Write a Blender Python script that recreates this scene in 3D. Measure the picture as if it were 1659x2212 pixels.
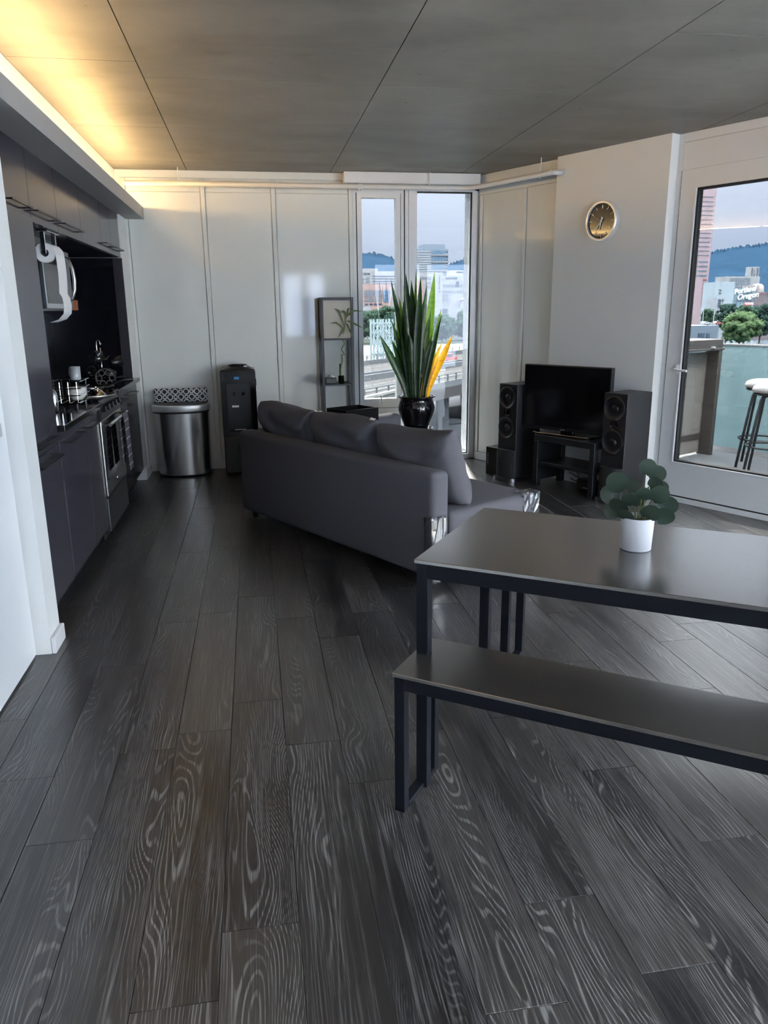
import bpy, bmesh, math, random
from mathutils import Vector, Matrix
import numpy as np
random.seed(7)
SC = bpy.context.scene
COL = SC.collection
for o in list(bpy.data.objects): bpy.data.objects.remove(o)

# ------------------------------------------------------------------ camera
IW, IH, CX, CY, FP, CAMH = 1659, 2212, 829.5, 1106.0, 1650.0, 1.45
_dn = np.array([61., 6230., FP]); _dn /= np.linalg.norm(_dn)
_fy = np.array([-285., -434., FP]); _fy -= _dn*(_fy@_dn); _fy /= np.linalg.norm(_fy)
_rx = np.cross(_dn, _fy)
CM = np.array([_rx, _fy, -_dn])            # world = CM @ camera(x right, y down, z forward)
CC = np.array([0, 0, CAMH])
cd = bpy.data.cameras.new('camera'); cam = bpy.data.objects.new('camera', cd); COL.objects.link(cam)
cd.sensor_fit = 'VERTICAL'; cd.sensor_height = 24.0; cd.lens = FP/IH*24.0
cd.clip_start = 0.05; cd.clip_end = 6000
r, u, b = CM[:, 0], -CM[:, 1], -CM[:, 2]
cam.matrix_world = Matrix(((r[0], u[0], b[0], 0), (r[1], u[1], b[1], 0), (r[2], u[2], b[2], CAMH), (0, 0, 0, 1)))
SC.camera = cam
def ray(px, py):
    d = CM@np.array([px-CX, py-CY, FP]); return d/np.linalg.norm(d)
def onz(px, py, z):
    d = ray(px, py); return Vector(CC+d*((z-CAMH)/d[2]))
def ony(px, py, y):
    d = ray(px, py); return Vector(CC+d*(y/d[1]))

# ------------------------------------------------------------------ sky, sun, exposure
SKY_STRENGTH = 4.6
SUN_ENERGY = 62.0
LED_STRENGTH = 43.0
SUN_TO = Vector((-0.13, -0.80, -0.60)).normalized()     # travel direction of the sunlight
SC.view_settings.view_transform = 'Standard'
SC.view_settings.look = 'None'
SC.view_settings.gamma = 1.0
SC.view_settings.use_curve_mapping = False
SC.view_settings.exposure = 1.47
w = bpy.data.worlds.new('sky'); SC.world = w; w.use_nodes = True
nt = w.node_tree; nt.nodes.clear()
out = nt.nodes.new('ShaderNodeOutputWorld'); bg = nt.nodes.new('ShaderNodeBackground')
tc = nt.nodes.new('ShaderNodeTexCoord'); sp = nt.nodes.new('ShaderNodeSeparateXYZ')
nt.links.new(tc.outputs['Generated'], sp.inputs[0])
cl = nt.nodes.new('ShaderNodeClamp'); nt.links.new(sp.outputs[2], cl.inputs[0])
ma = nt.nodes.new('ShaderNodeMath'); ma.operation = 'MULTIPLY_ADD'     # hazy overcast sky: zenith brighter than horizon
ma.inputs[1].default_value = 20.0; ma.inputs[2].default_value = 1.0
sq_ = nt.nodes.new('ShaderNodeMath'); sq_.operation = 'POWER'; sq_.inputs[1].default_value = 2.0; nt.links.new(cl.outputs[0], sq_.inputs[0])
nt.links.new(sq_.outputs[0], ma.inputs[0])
rgb = nt.nodes.new('ShaderNodeRGB'); rgb.outputs[0].default_value = (0.62, 0.74, 0.98, 1)
vm = nt.nodes.new('ShaderNodeVectorMath'); vm.operation = 'SCALE'
mxs = nt.nodes.new('ShaderNodeMix'); mxs.data_type = 'RGBA'; mr_ = nt.nodes.new('ShaderNodeMapRange'); mr_.inputs[1].default_value = 0.05; mr_.inputs[2].default_value = 0.45
nt.links.new(cl.outputs[0], mr_.inputs[0]); nt.links.new(mr_.outputs[0], mxs.inputs[0]); nt.links.new(rgb.outputs[0], mxs.inputs[6]); mxs.inputs[7].default_value = (0.80, 0.84, 0.88, 1)
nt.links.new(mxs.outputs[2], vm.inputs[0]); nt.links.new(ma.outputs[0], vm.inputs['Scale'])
# bright haze around the sun
dp = nt.nodes.new('ShaderNodeVectorMath'); dp.operation = 'DOT_PRODUCT'; nt.links.new(tc.outputs['Generated'], dp.inputs[0]); dp.inputs[1].default_value = -SUN_TO
ac = nt.nodes.new('ShaderNodeMath'); ac.operation = 'ARCCOSINE'; nt.links.new(dp.outputs['Value'], ac.inputs[0])
ex = nt.nodes.new('ShaderNodeMath'); ex.operation = 'MULTIPLY'; ex.inputs[1].default_value = -1/math.radians(8.0); nt.links.new(ac.outputs[0], ex.inputs[0])
e2 = nt.nodes.new('ShaderNodeMath'); e2.operation = 'EXPONENT'; nt.links.new(ex.outputs[0], e2.inputs[0])
hz = nt.nodes.new('ShaderNodeVectorMath'); hz.operation = 'SCALE'; hz.inputs[0].default_value = (7.5, 6.7, 5.6); nt.links.new(e2.outputs[0], hz.inputs['Scale'])
ad = nt.nodes.new('ShaderNodeVectorMath'); ad.operation = 'ADD'; nt.links.new(vm.outputs[0], ad.inputs[0]); nt.links.new(hz.outputs[0], ad.inputs[1])
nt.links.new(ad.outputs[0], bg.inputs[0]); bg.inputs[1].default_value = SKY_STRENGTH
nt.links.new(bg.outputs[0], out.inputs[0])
sd = bpy.data.lights.new('sun', 'SUN'); sd.energy = SUN_ENERGY; sd.angle = math.radians(2.5); sd.color = (1, 0.93, 0.83)
sun = bpy.data.objects.new('sun', sd); COL.objects.link(sun)
sun.rotation_euler = SUN_TO.to_track_quat('-Z', 'Y').to_euler()

SC.cycles.max_bounces = 6; SC.cycles.diffuse_bounces = 3; SC.cycles.glossy_bounces = 3; SC.cycles.caustics_reflective = False; SC.cycles.caustics_refractive = False

# ------------------------------------------------------------------ helpers
def link(o, parent=None):
    COL.objects.link(o)
    if parent is not None: o.parent = parent
    return o
def tag(o, label=None, cat=None, group=None, kind=None):
    if label: o['label'] = label
    if cat: o['category'] = cat
    if group: o['group'] = group
    if kind: o['kind'] = kind
    return o
def obj(name, bm, mat, parent=None, smooth=False, loc=None):
    bmesh.ops.recalc_face_normals(bm, faces=bm.faces)
    me = bpy.data.meshes.new(name); bm.to_mesh(me); bm.free()
    if smooth:
        for p in me.polygons: p.use_smooth = True
    me.materials.append(mat)
    o = bpy.data.objects.new(name, me)
    if loc is not None: o.location = loc
    return link(o, parent)
def auto(o, ang=35):
    me = o.data
    for p in me.polygons: p.use_smooth = True
    me.set_sharp_from_angle(angle=math.radians(ang))
    return o
def inst(src, name, parent, loc=None, rot=None, scale=None):
    o = bpy.data.objects.new(name, src if isinstance(src, bpy.types.Mesh) else src.data)
    if loc is not None: o.location = loc
    if rot is not None: o.rotation_euler = rot
    if scale is not None: o.scale = scale
    return link(o, parent)
def thing(name, label, cat, loc=(0, 0, 0), rz=0.0, group=None, kind=None):
    o = bpy.data.objects.new(name, None); o.empty_display_size = 0.05
    o.location = loc; o.rotation_euler = (0, 0, rz); link(o)
    return tag(o, label, cat, group, kind)
def NB(): return bmesh.new()
def box(bm, x0, x1, y0, y1, z0, z1):
    vs = [bm.verts.new((x, y, z)) for z in (z0, z1) for y in (y0, y1) for x in (x0, x1)]
    for f in ((0, 2, 3, 1), (4, 5, 7, 6), (0, 1, 5, 4), (2, 6, 7, 3), (0, 4, 6, 2), (1, 3, 7, 5)):
        bm.faces.new([vs[i] for i in f])
    return vs
def bx(x0, x1, y0, y1, z0, z1):
    bm = NB(); box(bm, x0, x1, y0, y1, z0, z1); return bm
def rb(x0, x1, y0, y1, z0, z1, r=0.01, seg=2):
    bm = bx(x0, x1, y0, y1, z0, z1)
    bmesh.ops.bevel(bm, geom=bm.edges[:], offset=r, segments=seg, profile=0.5, affect='EDGES')
    return bm
def ring(bm, c, ax, r, seg, ref=None):
    ax = Vector(ax).normalized()
    ref = Vector(ref) if ref is not None else (Vector((0, 0, 1)) if abs(ax.z) < 0.9 else Vector((1, 0, 0)))
    a = ax.cross(ref).normalized(); b = ax.cross(a).normalized()
    return [bm.verts.new(Vector(c)+a*r*math.cos(2*math.pi*i/seg)+b*r*math.sin(2*math.pi*i/seg)) for i in range(seg)]
def skin(bm, r0, r1):
    n = len(r0)
    for i in range(n): bm.faces.new((r0[i], r0[(i+1) % n], r1[(i+1) % n], r1[i]))
def tube(bm, pts, r, seg=8, cap=True):
    pts = [Vector(p) for p in pts]; rs = r if isinstance(r, (list, tuple)) else [r]*len(pts)
    prev = None; first = None
    for i, p in enumerate(pts):
        d = (pts[min(i+1, len(pts)-1)]-pts[max(i-1, 0)])
        if prev is None:
            rg = ring(bm, p, d, rs[i], seg); first = rg
            ref = (rg[0].co-p).normalized()
        else:
            dn = d.normalized(); a = (ref-dn*ref.dot(dn)).normalized(); bb = dn.cross(a)
            rg = [bm.verts.new(p+a*rs[i]*math.cos(2*math.pi*k/seg)+bb*rs[i]*math.sin(2*math.pi*k/seg)) for k in range(seg)]
            ref = a
            skin(bm, prev, rg)
        prev = rg
    if cap:
        bm.faces.new(first); bm.faces.new(prev)
    return bm
def tub(pts, r, seg=8): return tube(NB(), pts, r, seg)
def cyl(p0, p1, r, seg=20, bm=None): return tube(bm or NB(), [p0, p1], r, seg)
def lathe(prof, c=(0, 0, 0), seg=32, bm=None, sy=1.0):
    bm = bm or NB(); prev = None
    for (rr, z) in prof:
        if rr < 1e-6: rg = [bm.verts.new((c[0], c[1], c[2]+z))]
        else: rg = [bm.verts.new((c[0]+rr*math.cos(2*math.pi*i/seg), c[1]+sy*rr*math.sin(2*math.pi*i/seg), c[2]+z)) for i in range(seg)]
        if prev:
            if len(prev) == 1 and len(rg) > 1:
                for i in range(seg): bm.faces.new((prev[0], rg[i], rg[(i+1) % seg]))
            elif len(rg) == 1 and len(prev) > 1:
                for i in range(seg): bm.faces.new((rg[0], prev[i], prev[(i+1) % seg]))
            elif len(rg) > 1: skin(bm, prev, rg)
        prev = rg
    return bm
def prism(poly, z0, z1, ch=0.0, bm=None):
    """extruded polygon with a chamfered top edge"""
    bm = bm or NB(); n = len(poly)
    lo = [bm.verts.new((p[0], p[1], z0)) for p in poly]
    if ch > 0:
        mid = [bm.verts.new((p[0], p[1], z1-ch)) for p in poly]
        cx = sum(p[0] for p in poly)/n; cy = sum(p[1] for p in poly)/n
        top = []
        for p in poly:
            d = Vector((cx-p[0], cy-p[1])); sx = ch*1.2*(1 if d.x > 0 else -1); sy = ch*1.2*(1 if d.y > 0 else -1)
            top.append(bm.verts.new((p[0]+sx, p[1]+sy, z1)))
        skin(bm, lo, mid); skin(bm, mid, top)
    else:
        top = [bm.verts.new((p[0], p[1], z1)) for p in poly]; skin(bm, lo, top)
    bm.faces.new(top); bm.faces.new(lo[::-1])
    return bm
def clip(poly, a, b, c):
    """keep a*x+b*y<=c"""
    res = []
    for i in range(len(poly)):
        p, q = poly[i], poly[(i+1) % len(poly)]
        dp = a*p[0]+b*p[1]-c; dq = a*q[0]+b*q[1]-c
        if dp <= 0: res.append(p)
        if dp*dq < 0:
            k = dp/(dp-dq); res.append((p[0]+(q[0]-p[0])*k, p[1]+(q[1]-p[1])*k))
    return res

# ------------------------------------------------------------------ materials
def mnew(name):
    m = bpy.data.materials.new(name); m.use_nodes = True
    return m, m.node_tree, m.node_tree.nodes['Principled BSDF']
def nd(nt, typ, **k):
    n = nt.nodes.new(typ)
    for a, v in k.items(): setattr(n, a, v)
    return n
def mth(nt, op, a, b=None, c=None):
    n = nd(nt, 'ShaderNodeMath', operation=op)
    for i, v in enumerate((a, b, c)):
        if v is None: continue
        if isinstance(v, (int, float)): n.inputs[i].default_value = v
        else: nt.links.new(v, n.inputs[i])
    return n.outputs[0]
def mixc(nt, f, a, b):
    n = nd(nt, 'ShaderNodeMix', data_type='RGBA')
    for i, v in ((0, f), (6, a), (7, b)):
        if isinstance(v, tuple): n.inputs[i].default_value = (*v, 1) if len(v) == 3 else v
        elif isinstance(v, (int, float)): n.inputs[i].default_value = v
        else: nt.links.new(v, n.inputs[i])
    return n.outputs[2]
def noise(nt, vec, scale, detail=3, rough=0.5, dist=0.0):
    n = nd(nt, 'ShaderNodeTexNoise'); n.inputs['Scale'].default_value = scale
    n.inputs['Detail'].default_value = detail; n.inputs['Roughness'].default_value = rough; n.inputs['Distortion'].default_value = dist
    nt.links.new(vec, n.inputs['Vector']); return n.outputs['Fac']
def sstep(nt, v, a, b):
    n = nd(nt, 'ShaderNodeMapRange', interpolation_type='SMOOTHSTEP')
    nt.links.new(v, n.inputs[0]); n.inputs[1].default_value = a; n.inputs[2].default_value = b
    return n.outputs[0]
def mapping(nt, vec, sc):
    n = nd(nt, 'ShaderNodeMapping'); n.inputs['Scale'].default_value = sc; nt.links.new(vec, n.inputs[0]); return n.outputs[0]
def coords(nt, kind='Object'): return nd(nt, 'ShaderNodeTexCoord').outputs[kind]
MC = {}
def MAT(name, col, rough=0.5, metal=0.0, var=0.06, scale=12.0, bump=0.0, bscale=60.0, spec=0.5, coat=0.0, sc=(1, 1, 1), trl=0.0, rvar=0.0):
    if name in MC: return MC[name]
    m, nt, p = mnew(name); v = mapping(nt, coords(nt), sc)
    f = noise(nt, v, scale, 4)
    lo = tuple(max(0, c*(1-var)) for c in col); hi = tuple(min(1, c*(1+var)) for c in col)
    nt.links.new(mixc(nt, f, lo, hi), p.inputs['Base Color'])
    p.inputs['Metallic'].default_value = metal
    p.inputs['Specular IOR Level'].default_value = spec; p.inputs['Coat Weight'].default_value = coat
    p.inputs['Coat Roughness'].default_value = 0.05
    if rvar: nt.links.new(mth(nt, 'MULTIPLY_ADD', f, rvar*2, rough-rvar), p.inputs['Roughness'])
    else: p.inputs['Roughness'].default_value = rough
    if bump:
        bn = nd(nt, 'ShaderNodeBump'); bn.inputs['Strength'].default_value = bump; bn.inputs['Distance'].default_value = 0.002
        nt.links.new(noise(nt, v, bscale, 3), bn.inputs['Height']); nt.links.new(bn.outputs[0], p.inputs['Normal'])
    if trl:
        t = nd(nt, 'ShaderNodeBsdfTranslucent'); nt.links.new(mixc(nt, f, lo, hi), t.inputs[0])
        mx = nd(nt, 'ShaderNodeMixShader'); mx.inputs[0].default_value = trl
        o = nt.nodes['Material Output']; nt.links.new(p.outputs[0], mx.inputs[1]); nt.links.new(t.outputs[0], mx.inputs[2]); nt.links.new(mx.outputs[0], o.inputs[0])
    MC[name] = m; return m
def EMIT(name, col, s):
    m, nt, p = mnew(name); p.inputs['Base Color'].default_value = (*col, 1)
    p.inputs['Emission Color'].default_value = (*col, 1); p.inputs['Emission Strength'].default_value = s
    return m
def GLASS(name, tint=(0.93, 0.96, 0.96), rough=0.0, ior=1.5, frost=0.0):
    m, nt, p = mnew(name); o = nt.nodes['Material Output']; nt.nodes.remove(p)
    t = nd(nt, 'ShaderNodeBsdfTransparent'); t.inputs[0].default_value = (*tint, 1)
    g = nd(nt, 'ShaderNodeBsdfGlossy'); g.inputs['Roughness'].default_value = rough
    fr = nd(nt, 'ShaderNodeFresnel'); nt.links.new(mth(nt, 'MULTIPLY_ADD', nd(nt, 'ShaderNodeNewGeometry').outputs['Backfacing'], 1/ior-ior, ior), fr.inputs[0])   # same reflectance on both faces of the sheet
    mx = nd(nt, 'ShaderNodeMixShader'); nt.links.new(fr.outputs[0], mx.inputs[0])
    first = t.outputs[0]
    if frost:
        d = nd(nt, 'ShaderNodeBsdfTranslucent'); d.inputs[0].default_value = (*tint, 1)
        df = nd(nt, 'ShaderNodeBsdfDiffuse'); df.inputs[0].default_value = (*tint, 1)
        m1 = nd(nt, 'ShaderNodeMixShader'); m1.inputs[0].default_value = 0.5
        nt.links.new(d.outputs[0], m1.inputs[1]); nt.links.new(df.outputs[0], m1.inputs[2])
        m2 = nd(nt, 'ShaderNodeMixShader'); m2.inputs[0].default_value = frost
        nt.links.new(t.outputs[0], m2.inputs[1]); nt.links.new(m1.outputs[0], m2.inputs[2]); first = m2.outputs[0]
    nt.links.new(first, mx.inputs[1]); nt.links.new(g.outputs[0], mx.inputs[2]); nt.links.new(mx.outputs[0], o.inputs[0])
    return m

def wood_floor():
    m, nt, p = mnew('dark_oak_plank'); L = nt.links
    c = coords(nt); rnd = nd(nt, 'ShaderNodeObjectInfo').outputs['Random']
    off = nd(nt, 'ShaderNodeCombineXYZ'); L.new(mth(nt, 'MULTIPLY', rnd, 37.0), off.inputs[0]); L.new(mth(nt, 'MULTIPLY', rnd, 91.0), off.inputs[1]); L.new(mth(nt, 'MULTIPLY', rnd, 13.0), off.inputs[2])
    va = nd(nt, 'ShaderNodeVectorMath', operation='ADD'); L.new(c, va.inputs[0]); L.new(off.outputs[0], va.inputs[1]); v = va.outputs[0]
    big = noise(nt, mapping(nt, v, (6.0, 1.1, 1)), 1.0, 1.5, 0.5, 0.3)
    sx = nd(nt, 'ShaderNodeSeparateXYZ'); L.new(v, sx.inputs[0])
    ringv = mth(nt, 'SINE', mth(nt, 'ADD', mth(nt, 'MULTIPLY', sx.outputs[0], 620.0), mth(nt, 'MULTIPLY', big, 185.0)))
    fine = noise(nt, mapping(nt, v, (330, 4.5, 1)), 1.0, 2, 0.5)
    med = noise(nt, mapping(nt, v, (70, 1.4, 1)), 1.0, 3, 0.6)
    blot = noise(nt, mapping(nt, v, (8, 0.9, 1)), 1.0, 4, 0.55)
    lines = mth(nt, 'MULTIPLY', sstep(nt, ringv, 0.35, 1.0), sstep(nt, fine, 0.33, 0.6))
    stre = mth(nt, 'MULTIPLY', sstep(nt, fine, 0.48, 0.72), sstep(nt, med, 0.36, 0.62))
    base = mixc(nt, sstep(nt, blot, 0.3, 0.7), (0.003, 0.003, 0.004), (0.019, 0.018, 0.020))
    base = mixc(nt, mth(nt, 'MULTIPLY', sstep(nt, rnd, 0.35, 1.0), 0.75), base, (0.040, 0.036, 0.034))
    base = mixc(nt, mth(nt, 'MULTIPLY', stre, 0.7), base, (0.14, 0.135, 0.135))
    base = mixc(nt, mth(nt, 'MULTIPLY', mth(nt, 'MULTIPLY', lines, sstep(nt, blot, 0.34, 0.62)), 0.85), base, (0.20, 0.194, 0.192))
    L.new(base, p.inputs['Base Color'])
    L.new(mth(nt, 'MULTIPLY_ADD', fine, 0.05, 0.285), p.inputs['Roughness'])
    p.inputs['IOR'].default_value = 1.75
    bn = nd(nt, 'ShaderNodeBump'); bn.inputs['Strength'].default_value = 0.03; bn.inputs['Distance'].default_value = 0.0003
    L.new(mth(nt, 'ADD', fine, mth(nt, 'MULTIPLY', lines, -0.5)), bn.inputs['Height']); L.new(bn.outputs[0], p.inputs['Normal'])
    return m
def concrete():
    m, nt, p = mnew('cast_concrete'); L = nt.links
    v = coords(nt); rnd = nd(nt, 'ShaderNodeObjectInfo').outputs['Random']
    a = noise(nt, v, 0.9, 5, 0.55); b2 = noise(nt, mapping(nt, v, (1.1, 2.4, 1)), 1.0, 4, 0.6, 0.6); c = noise(nt, v, 60, 3, 0.6)
    pit = noise(nt, v, 14, 1, 0.5)
    f = mth(nt, 'ADD', mth(nt, 'MULTIPLY', sstep(nt, a, 0.3, 0.7), 0.55), mth(nt, 'MULTIPLY', b2, 0.5))
    base = mixc(nt, f, (0.085, 0.082, 0.074), (0.255, 0.242, 0.218))
    base = mixc(nt, mth(nt, 'MULTIPLY', c, 0.25), base, (0.12, 0.115, 0.108))
    base = mixc(nt, mth(nt, 'MULTIPLY', sstep(nt, pit, 0.765, 0.80), 0.7), base, (0.07, 0.065, 0.06))
    base = mixc(nt, mth(nt, 'MULTIPLY', rnd, 0.18), base, (0.125, 0.12, 0.117))
    L.new(base, p.inputs['Base Color'])
    L.new(mth(nt, 'MULTIPLY_ADD', b2, -0.28, 0.62), p.inputs['Roughness'])
    bn = nd(nt, 'ShaderNodeBump'); bn.inputs['Strength'].default_value = 0.15; bn.inputs['Distance'].default_value = 0.004
    L.new(b2, bn.inputs['Height']); L.new(bn.outputs[0], p.inputs['Normal'])
    return m
def lattice():
    """white rings, squares and linking bars on black"""
    m, nt, p = mnew('lattice_print'); L = nt.links
    v = mapping(nt, coords(nt), (1/0.095, 1, 1/0.095)); s = nd(nt, 'ShaderNodeSeparateXYZ'); L.new(v, s.inputs[0])
    fx = mth(nt, 'SUBTRACT', mth(nt, 'FRACT', mth(nt, 'ADD', s.outputs[0], 40.0)), 0.5); fz = mth(nt, 'SUBTRACT', mth(nt, 'FRACT', mth(nt, 'ADD', s.outputs[2], 40.5)), 0.5)
    ax = mth(nt, 'ABSOLUTE', fx); az = mth(nt, 'ABSOLUTE', fz)
    rr = mth(nt, 'SQRT', mth(nt, 'ADD', mth(nt, 'MULTIPLY', fx, fx), mth(nt, 'MULTIPLY', fz, fz)))
    ringm = mth(nt, 'LESS_THAN', mth(nt, 'ABSOLUTE', mth(nt, 'SUBTRACT', rr, 0.24)), 0.045)
    bx_ = mth(nt, 'SUBTRACT', 0.5, ax); bz_ = mth(nt, 'SUBTRACT', 0.5, az)
    sq = mth(nt, 'LESS_THAN', mth(nt, 'ABSOLUTE', mth(nt, 'SUBTRACT', mth(nt, 'MAXIMUM', ax, bz_), 0.13)), 0.035)
    sq2 = mth(nt, 'LESS_THAN', mth(nt, 'ABSOLUTE', mth(nt, 'SUBTRACT', mth(nt, 'MAXIMUM', bx_, az), 0.13)), 0.035)
    bar = mth(nt, 'MULTIPLY', mth(nt, 'LESS_THAN', az, 0.035), mth(nt, 'GREATER_THAN', ax, 0.26))
    bar = mth(nt, 'MULTIPLY', bar, mth(nt, 'LESS_THAN', ax, 0.37))
    bar2 = mth(nt, 'MULTIPLY', mth(nt, 'MULTIPLY', mth(nt, 'LESS_THAN', ax, 0.035), mth(nt, 'GREATER_THAN', az, 0.26)), mth(nt, 'LESS_THAN', az, 0.37))
    d1 = mth(nt, 'LESS_THAN', mth(nt, 'ABSOLUTE', mth(nt, 'SUBTRACT', mth(nt, 'SQRT', mth(nt, 'ADD', mth(nt, 'MULTIPLY', bx_, bx_), mth(nt, 'MULTIPLY', bz_, bz_))), 0.24)), 0.045)
    f = ringm
    for q in (sq, sq2, bar, bar2, d1): f = mth(nt, 'MAXIMUM', f, q)
    L.new(mixc(nt, f, (0.006, 0.006, 0.008), (0.62, 0.62, 0.62)), p.inputs['Base Color']); p.inputs['Roughness'].default_value = 0.4
    return m
def towel_mat(name, base, line):
    m, nt, p = mnew(name); L = nt.links
    s = nd(nt, 'ShaderNodeSeparateXYZ'); L.new(coords(nt), s.inputs[0])
    f = mth(nt, 'LESS_THAN', mth(nt, 'FRACT', mth(nt, 'MULTIPLY', mth(nt, 'ADD', s.outputs[2], 5.0), 1/0.062)), 0.10)
    g = mth(nt, 'LESS_THAN', mth(nt, 'FRACT', mth(nt, 'MULTIPLY', mth(nt, 'ADD', s.outputs[1], 5.02), 1/0.075)), 0.10)
    f = mth(nt, 'MAXIMUM', f, mth(nt, 'MULTIPLY', g, 0.5))
    L.new(mixc(nt, f, base, line), p.inputs['Base Color']); p.inputs['Roughness'].default_value = 0.95
    return m
def leaf_mat(name, a, b2, band, trl):
    m, nt, p = mnew(name); L = nt.links; v = coords(nt)
    f = noise(nt, mapping(nt, v, (9, 9, 26)), 1.0, 4, 0.6, 0.5); h = noise(nt, v, 3, 2)
    base = mixc(nt, h, a, b2); base = mixc(nt, mth(nt, 'MULTIPLY', sstep(nt, f, 0.5, 0.62), 0.65), base, band)
    L.new(base, p.inputs['Base Color']); p.inputs['Roughness'].default_value = 0.38
    t = nd(nt, 'ShaderNodeBsdfTranslucent'); L.new(base, t.inputs[0])
    mx = nd(nt, 'ShaderNodeMixShader'); mx.inputs[0].default_value = trl
    L.new(p.outputs[0], mx.inputs[1]); L.new(t.outputs[0], mx.inputs[2]); L.new(mx.outputs[0], nt.nodes['Material Output'].inputs[0])
    return m

WHITE = MAT('white_wall_paint', (0.76, 0.77, 0.76), 0.6, var=0.02, scale=3)
GLOSSW = MAT('white_gloss_panel', (0.70, 0.72, 0.70), 0.08, var=0.015, scale=2, coat=0.3)
FRAMEW = MAT('white_frame_coating', (0.70, 0.71, 0.72), 0.35, var=0.02, scale=4)
DARKG = MAT('dark_joint', (0.012, 0.012, 0.013), 0.9)
WOODF = wood_floor(); CONC = concrete()
CAB = MAT('grey_plum_laminate', (0.04, 0.038, 0.048), 0.15, var=0.03, scale=5, coat=0.0, spec=0.18)
BLACKM = MAT('black_powder_coat', (0.009, 0.010, 0.012), 0.42, var=0.2, scale=40)
BLACKH = MAT('black_handle', (0.006, 0.006, 0.006), 0.35)
BLACKP = MAT('black_plastic', (0.008, 0.008, 0.010), 0.3, var=0.2)
BLACKG = MAT('black_gloss', (0.004, 0.004, 0.006), 0.06, var=0.1)
BSPL = MAT('black_glass_backsplash', (0.006, 0.006, 0.009), 0.1, var=0.1)
STEEL = MAT('brushed_steel', (0.52, 0.51, 0.50), 0.24, 1.0, var=0.05, scale=3, sc=(40, 40, 0.5))
STEELD = MAT('dark_steel', (0.16, 0.165, 0.18), 0.3, 1.0, var=0.08)
CHROME = MAT('chrome', (0.8, 0.8, 0.8), 0.07, 1.0, var=0.02)
ALU = MAT('silver_rim', (0.55, 0.55, 0.56), 0.35, 0.8, var=0.03)
FAB = MAT('charcoal_upholstery', (0.095, 0.095, 0.111), 0.95, var=0.18, scale=220, bump=0.5, bscale=700, spec=0.2)
FABC = MAT('charcoal_cushion_fabric', (0.095, 0.094, 0.109), 0.95, var=0.16, scale=160, bump=0.5, bscale=600, spec=0.2)
TTOP = MAT('table_top_dark_laminate', (0.036, 0.031, 0.027), 0.235, var=0.05, scale=30)
MC['table_top_dark_laminate'].node_tree.nodes['Principled BSDF'].inputs['IOR'].default_value = 3.0
TFRAME = MAT('table_frame_black_metal', (0.005, 0.006, 0.009), 0.5, var=0.1, spec=0.12)
WPOT = MAT('white_ceramic', (0.50, 0.51, 0.54), 0.4, var=0.02)
CREAM = MAT('white_glazed_dish', (0.68, 0.66, 0.63), 0.2, var=0.03)
PAPER = MAT('paper_towel_white', (0.80, 0.80, 0.80), 0.95, var=0.02, bump=0.3, bscale=300)
GREENL = MAT('eucalyptus_leaf', (0.026, 0.045, 0.030), 0.5, var=0.4, scale=14, trl=0.15)
STEMG = MAT('plant_stem', (0.08, 0.10, 0.03), 0.6, var=0.3)
SOIL = MAT('potting_soil', (0.02, 0.014, 0.01), 0.95, var=0.5, scale=60)
SNAKE = leaf_mat('snake_plant_leaf', (0.010, 0.035, 0.012), (0.022, 0.075, 0.016), (0.005, 0.014, 0.008), 0.35)
SNAKEB = leaf_mat('snake_plant_leaf_bright', (0.07, 0.17, 0.012), (0.12, 0.25, 0.018), (0.05, 0.12, 0.012), 0.5)
SNAKEY = leaf_mat('snake_plant_leaf_yellow', (0.62, 0.32, 0.012), (0.75, 0.42, 0.02), (0.5, 0.22, 0.01), 0.45)
PANE = GLASS('view_dimming_glass', (0.234, 0.238, 0.239)); PANEC = GLASS('clear_glass', (0.97, 0.98, 0.98)); CLEARP = GLASS('clear_plastic', (0.80, 0.82, 0.85), 0.05, 2.3)  # dark pane tint is added to dim the bright view outside
BALG = GLASS('frosted_balcony_glass', (0.30, 0.40, 0.42), 0.1, 1.45, 0.8)
JARG = GLASS('jar_glass', (0.8, 0.85, 0.85), 0.02, 1.6); GREENG = GLASS('green_glass', (0.25, 0.45, 0.25), 0.02, 1.6)
ORANGE = MAT('plain_orange', (0.50, 0.17, 0.06), 0.5, var=0.1)

# ------------------------------------------------------------------ room shell
FY, ZC = 7.32, 2.63
WA = math.radians(27); RZ = WA-math.pi/2        # right wall frame: local x along the wall towards the camera, local y into the wall
tv = Vector((math.sin(WA), -math.cos(WA), 0)); nv = Vector((-math.cos(WA), -math.sin(WA), 0))
def wl(lx, ly, z=0.0): return tv*lx-nv*ly+Vector((0, 0, z))
LCW, LDW, LPW = 5.122, 5.215, 5.21
YB, XR = -1.6, 6.75
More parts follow.
